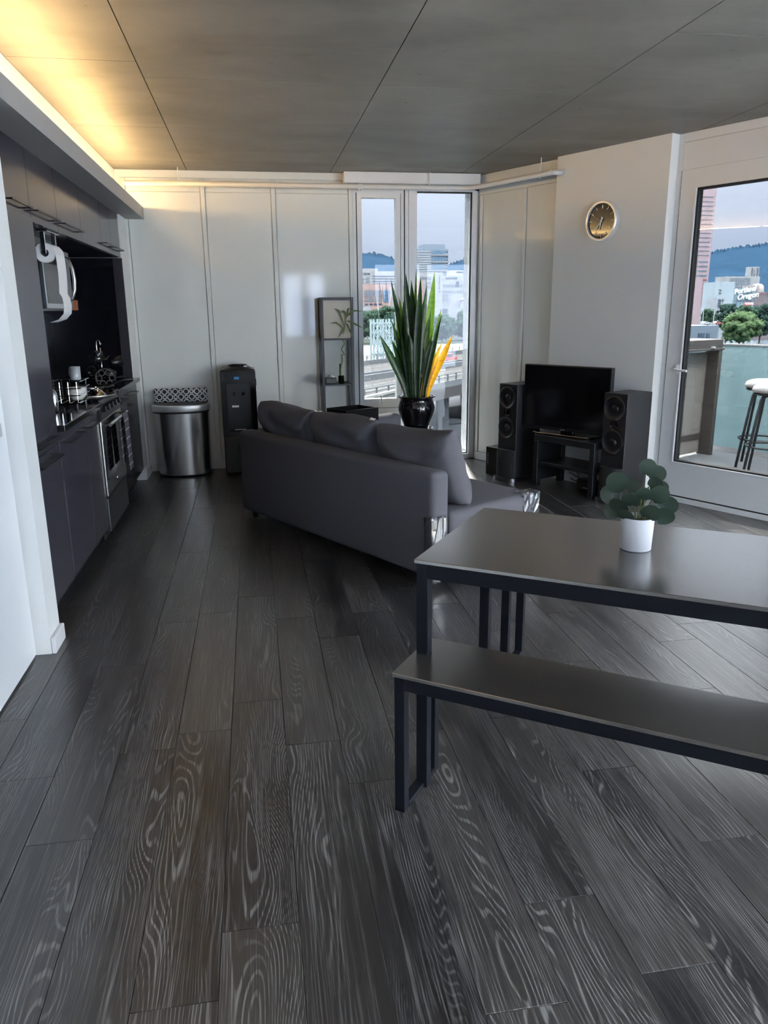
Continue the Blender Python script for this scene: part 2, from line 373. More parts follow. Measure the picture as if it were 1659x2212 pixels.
# floor
fl = obj('floor', prism([(-1.9, YB-0.2), (XR+0.3, YB-0.2), (2.3, FY+0.2), (-1.9, FY+0.2)], -0.12, -0.0045), DARKG)
tag(fl, 'dark wood-look plank floor of the whole room', 'floor', kind='structure')
PWD, PLN = 0.187, 1.13
known = {0: 2.51, 1: 1.57, 2: 2.368, 3: 2.11, 5: 1.53, 7: 2.04, 8: 1.665, 11: 2.915, -3: 2.32}
for k in range(-4, 38):
    x0 = -0.335+PWD*k; x1 = x0+PWD-0.0016
    j0 = known.get(k, random.uniform(1.2, 2.4))
    j = -4
    while True:
        y0 = j0+PLN*j; y1 = y0+PLN-0.0016; j += 1
        if y0 > FY: break
        if y1 < YB: continue
        poly = [(x0, y0), (x1, y0), (x1, y1), (x0, y1)]
        poly = clip(poly, math.cos(WA), math.sin(WA), LDW+0.02)
        poly = clip(poly, 0, 1, FY) if len(poly) > 2 else poly
        poly = clip(poly, 0, -1, -YB) if len(poly) > 2 else poly
        if len(poly) < 3: continue
        # stays where a camera near the photograph's could look
        if y1 < 0.2: continue
        cx = sum(p[0] for p in poly)/len(poly); cy = sum(p[1] for p in poly)/len(poly)
        obj('plank', prism([(p[0]-cx, p[1]-cy) for p in poly], -0.0045, 0.0, 0.0007), WOODF, fl, loc=(cx, cy, 0))
# the rest of the floor behind the camera
obj('plank_field', prism([(-1.05, YB), (XR, YB), (6.0, 0.0), (-1.05, 0.0)], -0.0045, -0.001), WOODF, fl)
# ceiling: cast concrete slab with formwork panels
ce = obj('ceiling', prism(clip([(-2.0, YB-0.3), (8.5, YB-0.3), (8.5, FY+0.25), (-2.0, FY+0.25)], math.cos(WA), math.sin(WA), LDW+0.3), ZC+0.006, ZC+0.25), DARKG)
tag(ce, 'raw cast concrete ceiling with formwork joints', 'ceiling', kind='structure')
cols = [-1.10, -0.495, 0.745, 1.92, 3.12, 4.32, 5.52, 6.75]
rows = {0: [6.93, 5.7, 4.3], 1: [6.93, 4.56], 2: [6.95, 4.56], 3: [5.76, 3.56], 4: [6.0, 3.56], 5: [4.9, 2.5], 6: [3.0]}
for i in range(len(cols)-1):
    ys = [YB]
    yy = rows[i][-1]-2.4
    low = []
    while yy > YB: low.append(yy); yy -= 2.4
    ys += low[::-1]+rows[i][::-1]+[FY]
    for a, b2 in zip(ys[:-1], ys[1:]):
        poly = [(cols[i]+0.0025, a+0.0025), (cols[i+1]-0.0025, a+0.0025), (cols[i+1]-0.0025, b2-0.0025), (cols[i]+0.0025, b2-0.0025)]
        poly = clip(poly, math.cos(WA), math.sin(WA), LDW+0.02)
        if len(poly) < 3: continue
        obj('concrete_panel', prism(poly, ZC, ZC+0.006), CONC, ce)
# far wall
bm = NB(); Y0, Y1 = FY+0.015, FY+0.2
box(bm, -1.9, 0.93, Y0, Y1, 0, ZC); box(bm, 0.93, 1.475, Y0, Y1, 0, 0.50); box(bm, 0.93, 2.6, Y0, Y1, 2.50, ZC)
box(bm, 2.09, 2.6, Y0, Y1, 0, ZC); box(bm, 1.475, 2.09, Y0, Y1, 0, 0.03)
wf = obj('wall_far', bm, WHITE); tag(wf, 'white far wall of glossy panels beside the corner windows', 'wall', kind='structure')
seams = [-1.04, -0.375, 0.235, 0.925]
for a, b2 in zip(seams[:-1], seams[1:]):
    obj('wall_panel', rb(a+0.022, b2-0.022, FY, FY+0.015, 0.07, 2.455, 0.002, 1), GLOSSW, wf)
    obj('wall_panel', rb(a+0.022, b2-0.022, FY+0.002, FY+0.015, 2.459, 2.565, 0.002, 1), GLOSSW, wf)
for s in seams: obj('batten', rb(s-0.019, s+0.019, FY-0.012, FY+0.015, 0.07, 2.565, 0.004, 1), GLOSSW, wf)
obj('cornice', rb(-1.10, 2.12, FY-0.008, FY+0.015, 2.57, ZC, 0.002, 1), GLOSSW, wf)
obj('wall_panel', rb(0.95, 1.45, FY, FY+0.015, 0.07, 0.49, 0.002, 1), GLOSSW, wf)
bb = obj('baseboard_far', rb(-1.04, 1.47, FY-0.014, FY-0.0005, 0.0, 0.07, 0.003, 1), FRAMEW); tag(bb, 'white baseboard along the far wall', 'baseboard', kind='structure')
# window 1: opening sash over a white panel
w1 = thing('window_1', 'narrow white framed opening window left of the snake plant', 'window', (0, FY, 0), kind='structure')
def frame(bm, x0, x1, z0, z1, wd, y0, y1, wb=None, wt=None):
    wb = wb or wd; wt = wt or wd
    box(bm, x0, x0+wd, y0, y1, z0, z1); box(bm, x1-wd, x1, y0, y1, z0, z1); box(bm, x0+wd, x1-wd, y0, y1, z0, z0+wb); box(bm, x0+wd, x1-wd, y0, y1, z1-wt, z1)
bm = NB(); frame(bm, 0.945, 1.415, 0.50, 2.50, 0.028, 0.0, 0.1); obj('window_frame', bm, FRAMEW, w1)
bm = NB(); frame(bm, 0.98, 1.38, 0.535, 2.475, 0.042, -0.012, 0.07, 0.085, 0.046); obj('sash', bm, FRAMEW, w1)
bm = NB(); frame(bm, 0.9745, 1.3855, 0.5295, 2.4805, 0.005, 0.004, 0.06); obj('gasket', bm, DARKG, w1)
obj('pane', bx(1.022, 1.338, 0.03, 0.036, 0.62, 2.429), PANE, w1)
bm = NB(); box(bm, 1.15, 1.21, -0.022, -0.012, 0.555, 0.575); tube(bm, [(1.18, -0.02, 0.565), (1.18, -0.045, 0.57), (1.183, -0.05, 0.66)], 0.007, 8)
obj('handle', bm, FRAMEW, w1)
# window 2: tall fixed pane
w2 = thing('window_2', 'tall fixed white framed window behind the snake plant', 'window', (0, FY, 0), kind='structure')
bm = NB(); box(bm, 1.425, 1.455, -0.004, 0.12, 0.03, 2.50); box(bm, 1.46, 1.535, -0.012, 0.12, 0.03, 2.50); box(bm, 2.062, 2.105, -0.012, 0.12, 0.03, 2.50)
box(bm, 1.535, 2.062, -0.012, 0.12, 0.0, 0.048); box(bm, 1.535, 2.062, -0.012, 0.12, 2.49, 2.51)
obj('window_frame', bm, FRAMEW, w2)
obj('gasket', bx(1.415, 1.425, 0.006, 0.1, 0.03, 2.5), DARKG, w2)
bm = NB(); frame(bm, 1.535, 2.062, 0.048, 2.49, 0.006, 0.02, 0.05); obj('gasket', bm, DARKG, w2)
pn = obj('pane', bx(1.541, 2.056, 0.03, 0.036, 0.054, 2.484), PANE, w2)
bm = NB()                                        # small inked sketch in the corner of the pane
for st in ([(0, 0), (3, 10), (5, 4), (8, 12), (11, 2)], [(6, 0), (9, 11), (12, 6)], [(13, 3), (16, 6), (16, 1), (13, 2)], [(18, 2), (18, 6), (21, 5), (21, 1)], [(23, 1), (23, 5)]):
    tube(bm, [(1.955+q[0]*0.0038, 0.0285, 0.066+q[1]*0.0042) for q in st], 0.0016, 5)
obj('ink_sketch', bm, BLACKH, pn)
# roller shade box
sb = obj('shade_cassette', rb(0.855, 2.10, FY-0.13, FY-0.012, 2.533, ZC-0.002, 0.006, 2), FRAMEW)
tag(sb, 'long white roller shade cassette above the corner windows', 'shade box')
# right wall in its own frame
wr = thing('wall_right', 'white slanted right wall with glossy panels, clock recess and balcony door', 'wall', (0, 0, 0), RZ, kind='structure')
XC = -5.56
bm = NB(); box(bm, XC-0.2, -4.5, LPW+0.014, LPW+0.25, 0, ZC); box(bm, -4.545, -3.502, LCW, LPW+0.25, 0, ZC)
obj('wall_core', bm, WHITE, wr)
bm = NB(); box(bm, -3.502, -2.28, LDW, LDW+0.22, 2.385, ZC); box(bm, -3.502, -3.462, LDW, LDW+0.22, 0, 2.385)
DR = -2.30
box(bm, DR+0.02, DR+0.15, LDW, LDW+0.22, 0, ZC)
box(bm, DR+0.15, 4.7, LDW, LDW+0.22, 2.45, ZC)
for a in (-0.52, 1.12, 2.76): box(bm, a, a+0.14, LDW, LDW+0.22, 0, 2.45)
box(bm, 4.4, 4.9, LDW, LDW+0.22, 0, ZC)
obj('wall_core', bm, WHITE, wr)
obj('header_board', rb(-3.458, -2.3, LDW-0.012, LDW, 2.385, 2.568, 0.003, 1), FRAMEW, wr)
obj('header_board', rb(-3.458, -2.3, LDW-0.006, LDW, 2.572, ZC, 0.002, 1), FRAMEW, wr)
for a, b2 in ((-5.49, -4.99), (-4.945, -4.548)):
    obj('wall_panel', rb(a, b2, LPW, LPW+0.014, 0.075, 2.455, 0.002, 1), GLOSSW, wr)
obj('batten', rb(-4.985, -4.95, LPW-0.01, LPW+0.014, 0.075, 2.455, 0.004, 1), GLOSSW, wr)
obj('batten', rb(-5.53, -5.495, LPW-0.01, LPW+0.014, 0.075, 2.455, 0.004, 1), GLOSSW, wr)
obj('wall_panel', rb(-5.54, -4.548, LPW-0.004, LPW+0.014, 2.46, 2.545, 0.002, 1), GLOSSW, wr)
obj('cornice', rb(-5.56, -4.546, LPW-0.012, LPW+0.014, 2.55, ZC, 0.002, 1), GLOSSW, wr)
b2_ = thing('baseboard_right', 'white baseboard below the glossy right wall panels', 'baseboard', (0, 0, 0), RZ, kind='structure')
obj('board', rb(-5.53, -4.548, LPW-0.018, LPW-0.0105, 0.0, 0.075, 0.003, 1), FRAMEW, b2_)
# balcony door
d1 = thing('door_1', 'white framed full glass balcony door on the right wall', 'door', (0, 0, 0), RZ, kind='structure')
obj('jamb_gap', bx(-3.462, -3.452, LDW-0.004, LDW+0.1, 0.03, 2.385), DARKG, d1)
obj('threshold_gasket', bx(-3.4515, DR+0.0195, LDW-0.008, LDW+0.05, 0.0352, 0.0459), DARKG, d1)
obj('sill', rb(-3.46, -2.29, LDW-0.03, LDW+0.2, -0.02, 0.035, 0.004, 1), FRAMEW, d1)
bm = NB(); GX0, GX1 = -3.325, -2.42
for q in ((-3.4515, GX0, 0.046, 2.3845), (GX1, DR+0.0195, 0.046, 2.3845), (GX0, GX1, 0.046, 0.305), (GX0, GX1, 2.258, 2.3845)):
    box(bm, q[0], q[1], LDW-0.014, LDW+0.055, q[2], q[3])
obj('door_leaf_frame', bm, FRAMEW, d1)
bm = NB(); frame(bm, GX0, GX1, 0.305, 2.258, 0.012, LDW-0.006, LDW+0.05); obj('gasket', bm, DARKG, d1)
bm = NB(); frame(bm, GX0-0.012, GX1+0.012, 0.293, 2.270, 0.010, LDW-0.020, LDW-0.0145); obj('glazing_bead', bm, FRAMEW, d1)
obj('pane', bx(GX0+0.012, GX1-0.012, LDW+0.02, LDW+0.028, 0.317, 2.246), PANE, d1)
bm = rb(-3.372, -3.340, LDW-0.024, LDW-0.0145, 0.965, 1.035, 0.006, 2)
tube(bm, [(-3.356, LDW-0.02, 1.0), (-3.356, LDW-0.055, 1.0), (-3.345, LDW-0.06, 0.998), (-3.25, LDW-0.058, 0.993)], 0.009, 8)
auto(obj('lever_handle', bm, FRAMEW, d1))
# unseen windows of the right wall, clear beyond the first to light the room
for i, (a, b2) in enumerate(((-2.15, -0.52), (-0.38, 1.12), (1.26, 2.76), (2.90, 4.40))):
    wn = thing('window_%d' % (i+3), 'large unseen white framed window further along the right wall, number %d from the balcony door' % (i+1), 'window', (0, 0, 0), RZ, kind='structure')
    bm = NB(); frame(bm, a, b2, 0.0, 2.45, 0.06, LDW, LDW+0.1, 0.12); obj('window_frame', bm, FRAMEW, wn)
    obj('pane', bx(a+0.06, b2-0.06, LDW+0.04, LDW+0.046, 0.12, 2.39), PANE if i == 0 else PANEC, wn)
# back wall behind the camera
bm = NB()
for q in ((-1.2, 0.62, 0, ZC), (0.62, 1.52, 0, 0.9), (0.62, 1.52, 2.2, ZC), (1.52, 2.5, 0, ZC), (2.5, 4.7, 0, 0.12), (2.5, 4.7, 2.4, ZC), (4.7, XR+0.8, 0, ZC)): box(bm, q[0], q[1], YB-0.15, YB, q[2], q[3])
wb = obj('wall_back', bm, WHITE)
for i, (a, b2, z0, z1, ml) in enumerate(((0.62, 1.52, 0.9, 2.2, (1.0, 1.16)), (2.5, 4.7, 0.12, 2.4, (3.5, 3.65)))):  # the wide second window is added to light the walls facing it
    wn = thing('window_%d' % (i+7), ('narrow divided window in the wall behind the camera', 'unseen wide divided window added behind the camera to light the room')[i], 'window', (0, YB-0.1, 0), kind='structure')
    bm = NB(); frame(bm, a, b2, z0, z1, 0.05, -0.03, 0.06); box(bm, ml[0], ml[1], -0.03, 0.06, z0+0.05, z1-0.05); obj('window_frame', bm, FRAMEW, wn)
    obj('pane', bx(a+0.05, ml[0], 0.01, 0.016, z0+0.05, z1-0.05), PANEC, wn); obj('pane', bx(ml[1], b2-0.05, 0.01, 0.016, z0+0.05, z1-0.05), PANEC, wn); tag(wb, 'white wall behind the camera', 'wall', kind='structure')
# left wall: near wall, kitchen alcove, stub and soffit
bm = NB()
box(bm, -1.2, -1.02, YB-0.1, 3.29, 0, 2.23); box(bm, -1.75, -0.945, 3.29, 3.46, 0, 2.23)
box(bm, -1.85, -1.66, 3.3, FY+0.2, 0, 2.3); box(bm, -1.66, -1.04, 6.95, FY+0.014, 0, 2.229)
box(bm, -1.85, -1.10, YB-0.1, FY+0.014, 2.235, ZC)
lw = obj('wall_left', bm, WHITE); tag(lw, 'white left wall with the kitchen alcove and end post', 'wall', kind='structure')
# light trough (beam) with hidden warm light strip
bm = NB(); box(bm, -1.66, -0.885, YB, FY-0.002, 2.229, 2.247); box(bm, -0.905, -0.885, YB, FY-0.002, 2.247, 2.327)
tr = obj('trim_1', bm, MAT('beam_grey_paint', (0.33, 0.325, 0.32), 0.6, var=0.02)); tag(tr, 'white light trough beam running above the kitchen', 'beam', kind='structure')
LEDM = EMIT('warm_light_strip', (1.0, 0.64, 0.27), LED_STRENGTH)
ls = thing('light_strip', 'warm light strip hidden in the trough above the kitchen', 'light strip', (-1.01, 0, 0))
for k in range(8):
    obj('light_bar', cyl((0, YB+0.05+k*1.1, 2.336), (0, YB+0.05+k*1.1+1.06, 2.336), 0.008, 10), LEDM, ls)
obj('mounting_rail', bx(-0.004, 0.004, YB+0.05, FY-0.1, 2.247, 2.3275), WHITE, ls)
bb = obj('baseboard_left', rb(-0.944, -0.925, 3.288, 3.462, 0, 0.075, 0.003, 1), FRAMEW); tag(bb, 'white baseboard block at the near end of the kitchen', 'baseboard', kind='structure')
bb = obj('baseboard_post', rb(-1.085, -1.0, 6.93, 6.949, 0, 0.11, 0.003, 1), FRAMEW); tag(bb, 'white baseboard block on the post at the far end of the kitchen', 'baseboard', kind='structure')
bm = NB(); box(bm, -1.039, -1.0, 6.949, FY-0.015, 0, 0.075); bb = obj('trim_2', bm, FRAMEW); tag(bb, 'white baseboard on the side of the kitchen end post', 'baseboard', kind='structure')
d2 = thing('door_2', 'plain white flush door at the left edge beside the kitchen', 'door', (0, 0, 0), kind='structure')
obj('door_leaf', rb(-1.019, -1.004, 2.3, 3.27, 0.01, 2.2, 0.003, 1), MAT('white_door_paint', (0.78, 0.79, 0.80), 0.35, var=0.015), d2)
obj('strike_plate', bx(-1.0039, -1.001, 3.19, 3.215, 0.98, 1.03), ALU, d2)

# ------------------------------------------------------------------ things
# ---- kitchen
KF, KB = -0.99, -1.655
def bar_handle(parent, y0, y1, z, x):
    bm = NB(); box(bm, x+0.028, x+0.036, y0, y1, z-0.004, z+0.004)
    for yy in (y0, y1-0.008): box(bm, x, x+0.030, yy, yy+0.008, z-0.004, z+0.004)
    return obj('handle', bm, BLACKH, parent)
def cabinet(name, label, y0, y1, z0, z1, xf, doors, handles, kick=False, cat='cabinet', group=None, xb=KB):
    c = thing(name, label, cat, (xb, y0, 0), group=group)
    L = lambda x: x-xb
    obj('body', bx(0, L(xf)-0.02, 0.001, y1-y0-0.001, z0, z1), CAB, c)
    if kick: obj('toe_kick', bx(0, L(xf)-0.07, 0.001, y1-y0-0.001, 0.0, z0), BLACKP, c)
    for (a, b2, za, zb) in doors:
        d = obj('door', rb(L(xf)-0.0195, L(xf), a-y0+0.0015, b2-y0-0.0015, za+0.0015, zb-0.0015, 0.0015, 1), CAB, c)
        for (ha, hb, hz) in handles:
            if a <= (ha+hb)/2 <= b2 and za <= hz <= zb: bar_handle(d, ha-y0, hb-y0, hz, L(xf))
    return c
cabinet('refrigerator', 'tall grey panelled built-in refrigerator at the near end of the kitchen', 3.465, 4.018, 0.1, 1.885, KF, [(3.465, 4.018, 0.1, 0.815), (3.465, 4.018, 0.815, 1.885)], [(3.55, 3.95, 0.865), (3.55, 3.95, 0.775)], True, 'refrigerator')
cabinet('dishwasher', 'grey panelled dishwasher beside the tall refrigerator', 4.02, 4.62, 0.1, 0.872, KF, [(4.02, 4.62, 0.1, 0.872)], [(4.14, 4.52, 0.80)], True, 'dishwasher')
cabinet('base_cabinet', 'narrow grey base cabinet just left of the oven', 4.622, 5.032, 0.1, 0.872, KF, [(4.622, 5.032, 0.1, 0.872)], [(4.67, 4.98, 0.80)], True)
cabinet('base_cabinet', 'grey base cabinet between the oven and the white end post', 5.802, 6.928, 0.1, 0.872, KF-0.03, [(5.802, 6.365, 0.1, 0.872), (6.365, 6.928, 0.1, 0.872)], [(5.9, 6.25, 0.8), (6.45, 6.8, 0.8)], True)
UPG = 'upper kitchen cabinets'
for (a, b2, h, lab) in ((3.465, 4.235, (3.82, 4.16), 'grey upper cabinet above the refrigerator, nearest of the row'), (4.235, 4.79, (4.25, 4.72), 'grey upper cabinet right above the paper towel roll'),
                        (4.79, 5.42, (4.83, 5.34), 'grey upper cabinet directly above the microwave'), (5.42, 6.1, None, 'handleless looking grey upper cabinet right of the microwave'),
                        (6.1, 6.51, (6.13, 6.49), 'narrow grey upper cabinet, second from the white end post'), (6.51, 6.928, (6.53, 6.92), 'narrow grey upper cabinet beside the white end post')):
    cabinet('upper_cabinet', lab, a, b2, 1.887, 2.2285, -1.05, [(a, b2, 1.887, 2.2285)], [(h[0], h[1], 1.94)] if h else [], group=UPG)
tag(obj('filler_panel', rb(-1.12, -1.045, 6.929, 6.949, 0.9055, 1.885, 0.001, 1), CAB), 'slim grey filler panel in front of the white end post', 'panel')
bsp = NB(); box(bsp, -1.6595, -1.652, 4.02, 6.929, 0.9055, 1.885); box(bsp, -1.652, -1.121, 6.9295, 6.9495, 0.9055, 1.885)
tag(obj('backsplash', bsp, BSPL), 'black glass backsplash around the kitchen counter', 'backsplash')
tag(obj('worktop', rb(-1.651, -0.955, 4.021, 5.034, 0.873, 0.905, 0.003, 1), MAT('black_stone', (0.010, 0.010, 0.011), 0.12, var=0.4, scale=60)), 'polished black worktop left of the oven', 'worktop')
tag(obj('worktop', rb(-1.651, -0.985, 5.801, 6.928, 0.873, 0.905, 0.003, 1), MC['black_stone']), 'polished black worktop right of the oven', 'worktop')
# oven
ov = thing('oven', 'stainless freestanding oven with a towel on its handle', 'oven', (-1.64, 5.037, 0)); OX = 0.67-0.02
obj('body', bx(0, OX-0.04, 0, 0.761, 0.0, 0.905), BLACKP, ov)
obj('cooktop', rb(0, OX+0.01, 0.0, 0.761, 0.9055, 0.918, 0.003, 1), BLACKG, ov)
bm = prism([(0, 0), (0.055, 0), (0.035, 0.115), (0, 0.115)], 0.004, 0.757)
for v in bm.verts: v.co = Vector((OX-0.0395+v.co.x, v.co.z, 0.787+v.co.y))
cp = obj('control_panel', bm, BLACKP, ov)
for k in range(5): obj('knob', cyl((OX+0.0, 0.11+k*0.135, 0.845), (OX+0.032, 0.11+k*0.135, 0.85), 0.02, 14), STEELD, cp)
dr = obj('door', rb(OX-0.0395, OX+0.012, 0.004, 0.757, 0.295, 0.783, 0.004, 2), STEEL, ov)
obj('door_glass', bx(OX+0.012, OX+0.0135, 0.035, 0.726, 0.40, 0.725), BLACKG, dr)
bm = NB(); tube(bm, [(OX+0.06, 0.04, 0.755), (OX+0.06, 0.72, 0.755)], 0.011, 10)
for yy in (0.07, 0.69): tube(bm, [(OX+0.012, yy, 0.755), (OX+0.06, yy, 0.755)], 0.008, 8)
obj('handle', bm, CHROME, dr); obj('badge', cyl((OX+0.012, 0.38, 0.345), (OX+0.015, 0.38, 0.345), 0.014, 16), CHROME, dr)
obj('drawer', rb(OX-0.0395, OX+0.008, 0.004, 0.757, 0.06, 0.28, 0.004, 2), STEELD, ov)
# dish towel over the oven handle
TW = towel_mat('plum_striped_towel', (0.085, 0.072, 0.095), (0.55, 0.55, 0.58))
tw = thing('dish_towel', 'plum dish towel with thin white stripes hanging on the oven handle', 'towel', (-1.64+OX+0.06, 5.60, 0.755))
bm = NB(); prof = [(-0.020, -0.34), (-0.018, -0.2), (-0.0165, -0.05), (-0.012, 0.004), (0.0, 0.0145), (0.012, 0.006), (0.0175, -0.05), (0.02, -0.2), (0.024, -0.385)]
def sheet(bm, prof, w, n, th, fold):
    gr = []
    for i in range(n+1):
        yy = -w/2+w*i/n
        gr.append([[bm.verts.new((px+s*th/2+(fold*math.sin(i*1.7)*min(1, abs(pz)*4) if pz < 0 else 0), yy*(1-0.1*min(1, -pz*3) if pz < 0 else 1), pz)) for (px, pz) in prof] for s in (-1, 1)])
    for i in range(n):
        for j in range(len(prof)-1):
            for s in (0, 1): bm.faces.new((gr[i][s][j], gr[i+1][s][j], gr[i+1][s][j+1], gr[i][s][j+1]))
sheet(bm, prof, 0.17, 10, 0.003, 0.004); obj('cloth', bm, TW, tw, True)
# microwave under the upper cabinet
mw = thing('microwave', 'black and steel microwave under the upper cabinets', 'microwave', (-1.64, 4.92, 1.475))
obj('body', rb(0, 0.43, 0, 0.70, 0.0, 0.36, 0.004, 1), MAT('dark_microwave_side', (0.03, 0.032, 0.036), 0.2, var=0.1), mw)
obj('base_plate', bx(0.01, 0.42, 0.01, 0.69, -0.012, 0.0), BLACKP, mw)
md = obj('door', rb(0.431, 0.455, 0.0, 0.56, 0.0, 0.36, 0.004, 1), MAT('pale_microwave_edge', (0.5, 0.51, 0.53), 0.35, 0.5, var=0.04), mw)
obj('door_glass', bx(0.4551, 0.4565, 0.02, 0.50, 0.03, 0.33), BLACKP, md)
obj('orange_strip', bx(0.33, 0.388, -0.004, -0.0002, 0.0, 0.05), ORANGE, mw)  # added orange strip, stands in for an apparent reflection on the dark side
obj('handle', tub([(0.455, 0.53, 0.05), (0.485, 0.53, 0.06), (0.505, 0.53, 0.12), (0.51, 0.53, 0.18), (0.505, 0.53, 0.25), (0.485, 0.53, 0.31), (0.455, 0.53, 0.32)], 0.011, 10), STEEL, md, True)
obj('control_panel', rb(0.431, 0.453, 0.562, 0.70, 0.0, 0.36, 0.004, 1), BLACKP, mw)
obj('hanger', bx(0.05, 0.4, 0.05, 0.65, 0.3605, 0.4115), BLACKP, mw)
# orange strip on the backsplash, standing in for an apparent reflection
tag(obj('backsplash_strip', rb(-1.60, -1.43, 6.913, 6.929, 1.47, 1.55, 0.002, 1), ORANGE), 'small orange strip standing in for a reflection on the black backsplash beyond the microwave', 'board')
# paper towel holder and roll
ph = thing('paper_towel_holder', 'steel paper towel holder hanging under the upper cabinets', 'holder', (-1.10, 4.62, 1.886))
obj('mount', rb(-0.03, 0.03, 0.0, 0.26, -0.008, 0.0, 0.002, 1), STEEL, ph)
for yy in (0.006, 0.25): obj('arm', rb(-0.012, 0.012, yy-0.004, yy+0.004, -0.125, -0.0085, 0.002, 1), STEEL, ph)
obj('rod', cyl((0, 0.002, -0.118), (0, 0.256, -0.118), 0.009, 12), STEEL, ph)
pr = thing('paper_towel_roll', 'white paper towel roll with a long curling loose sheet', 'paper roll', (-1.10, 4.62, 1.886))
bm = NB()
ro = [ring(bm, (0, 0.016, -0.118), (0, 1, 0), 0.052, 28), ring(bm, (0, 0.24, -0.118), (0, 1, 0), 0.052, 28)]; ri = [ring(bm, (0, 0.016, -0.118), (0, 1, 0), 0.021, 28), ring(bm, (0, 0.24, -0.118), (0, 1, 0), 0.021, 28)]
skin(bm, ro[0], ro[1]); skin(bm, ri[0], ri[1]); skin(bm, ro[0], ri[0]); skin(bm, ro[1], ri[1])
auto(obj('roll', bm, PAPER, pr))
bm = NB(); sheet(bm, [(0.0, -0.064), (0.03, -0.072), (0.049, -0.098), (0.054, -0.14), (0.056, -0.22), (0.053, -0.29), (0.049, -0.33), (0.062, -0.355), (0.066, -0.40), (0.06, -0.44), (0.03, -0.472), (-0.02, -0.488)], 0.215, 4, 0.0012, 0.0)
for v in bm.verts: v.co.y += 0.128
obj('loose_sheet', bm, PAPER, pr, True)
# dish rack with bowls and mugs
RX, RY = -1.225, 4.87
dk = thing('dish_rack', 'chrome wire dish rack on the black worktop left of the oven', 'dish rack', (RX, RY, 0.905))
bm = NB()
for z, sx in ((0.03, 0.20), (0.075, 0.205), (0.115, 0.21), (0.155, 0.21)):
    tube(bm, [(-sx, -0.13, z), (sx, -0.13, z), (sx, 0.13, z), (-sx, 0.13, z), (-sx, -0.13, z)], 0.0035, 6)
obj('wire_basket', bm, CHROME, dk)
for i in range(9): obj('wire', tub([(-0.19+i*0.0475, -0.13, 0.155), (-0.19+i*0.0475, -0.13, 0.03), (-0.19+i*0.0475, 0.13, 0.03), (-0.19+i*0.0475, 0.13, 0.155)], 0.0025, 5), CHROME, dk)
for sx in (-1, 1):
    for sy in (-1, 1): obj('foot', cyl((sx*0.18, sy*0.12, 0.0), (sx*0.18, sy*0.12, 0.028), 0.008, 8), BLACKP, dk)
bowlp = [(0.0, 0.0), (0.03, 0.0), (0.034, 0.006), (0.05, 0.022), (0.06, 0.042), (0.058, 0.042), (0.047, 0.023), (0.03, 0.01), (0.0, 0.008)]
for k in range(4):
    o = obj('bowl', lathe(bowlp, seg=24), CREAM, smooth=True, loc=(-1.075, 4.92, 0.9385+0.0105*k))
    tag(o, ('white glazed bowl at the bottom of the stack in the dish rack', 'second white bowl up in the dish rack stack', 'third white bowl up in the dish rack stack', 'topmost white bowl of the stack in the dish rack')[k], 'bowl', 'bowls stacked in the dish rack')
def mug(lab, loc, mat, rot=(0, 0, 0), h=0.09, r_=0.038, group=None):
    t = thing('mug', lab, 'mug', loc, group=group); t.rotation_euler = rot
    obj('cup', lathe([(0, 0), (r_*0.9, 0), (r_, 0.006), (r_, h), (r_-0.004, h), (r_-0.004, 0.008), (0, 0.006)], seg=24), mat, t, True)
    obj('handle', tub([(r_-0.002, 0, h*0.8), (r_+0.022, 0, h*0.78), (r_+0.028, 0, h*0.5), (r_+0.02, 0, h*0.24), (r_-0.002, 0, h*0.22)], 0.005, 8), mat, t, True)
    return t
mug('pale grey mug standing on top of the dish rack', (-1.06, 4.86, 1.062), MAT('pale_grey_mug', (0.42, 0.45, 0.48), 0.3, var=0.03), (0, 0, 2.4), 0.078, 0.03)
# mug tree with black mugs
mt = thing('mug_tree', 'chrome mug tree with hooks on the worktop right of the oven', 'mug tree', (-1.14, 6.06, 0.9055))
bm = NB(); tube(bm, [(-0.012, 0, 0.004), (-0.012, 0, 0.30), (-0.010, 0, 0.335), (0.0, 0, 0.35), (0.014, 0, 0.335), (0.016, 0, 0.31), (0.024, 0, 0.325)], 0.0045, 8); tube(bm, [(0.012, 0, 0.004), (0.012, 0, 0.29)], 0.0045, 8)
obj('stem', bm, CHROME, mt, True)
bm = NB(); tube(bm, [(-0.075, 0.02, 0.005), (-0.012, 0.0, 0.005), (0.012, 0, 0.005), (0.085, 0.02, 0.005)], 0.0045, 8); tube(bm, [(0.0, -0.08, 0.005), (0.0, 0.08, 0.005)], 0.0045, 8); obj('base', bm, CHROME, mt)
for a in range(4):
    an = a*math.pi/2+0.5; c, s = math.cos(an), math.sin(an)
    obj('hook', tub([(0.01*c, 0.01*s, 0.20+0.03*(a % 2)), (0.05*c, 0.05*s, 0.205+0.03*(a % 2)), (0.075*c, 0.075*s, 0.235+0.03*(a % 2))], 0.004, 6), CHROME, mt)
MB = MAT('black_stoneware', (0.008, 0.008, 0.009), 0.25)
for i, (dx, dy, dz, rr) in enumerate(((-0.085, -0.02, 0.10, (1.2, 0.3, 0.4)), (0.095, -0.01, 0.09, (-1.2, 0.4, 2.4)), (-0.03, -0.11, 0.19, (0.9, 0.2, 1.0)), (0.06, 0.09, 0.17, (1.3, -0.4, 2.0)))):
    mug(('black mug hanging low on the left of the mug tree', 'black mug hanging low on the right of the mug tree', 'black mug hanging high at the front of the mug tree', 'black mug hanging high at the back of the mug tree')[i], (-1.14+dx, 6.06+dy, 0.9055+dz), MB, rr, group='black mugs on the mug tree')
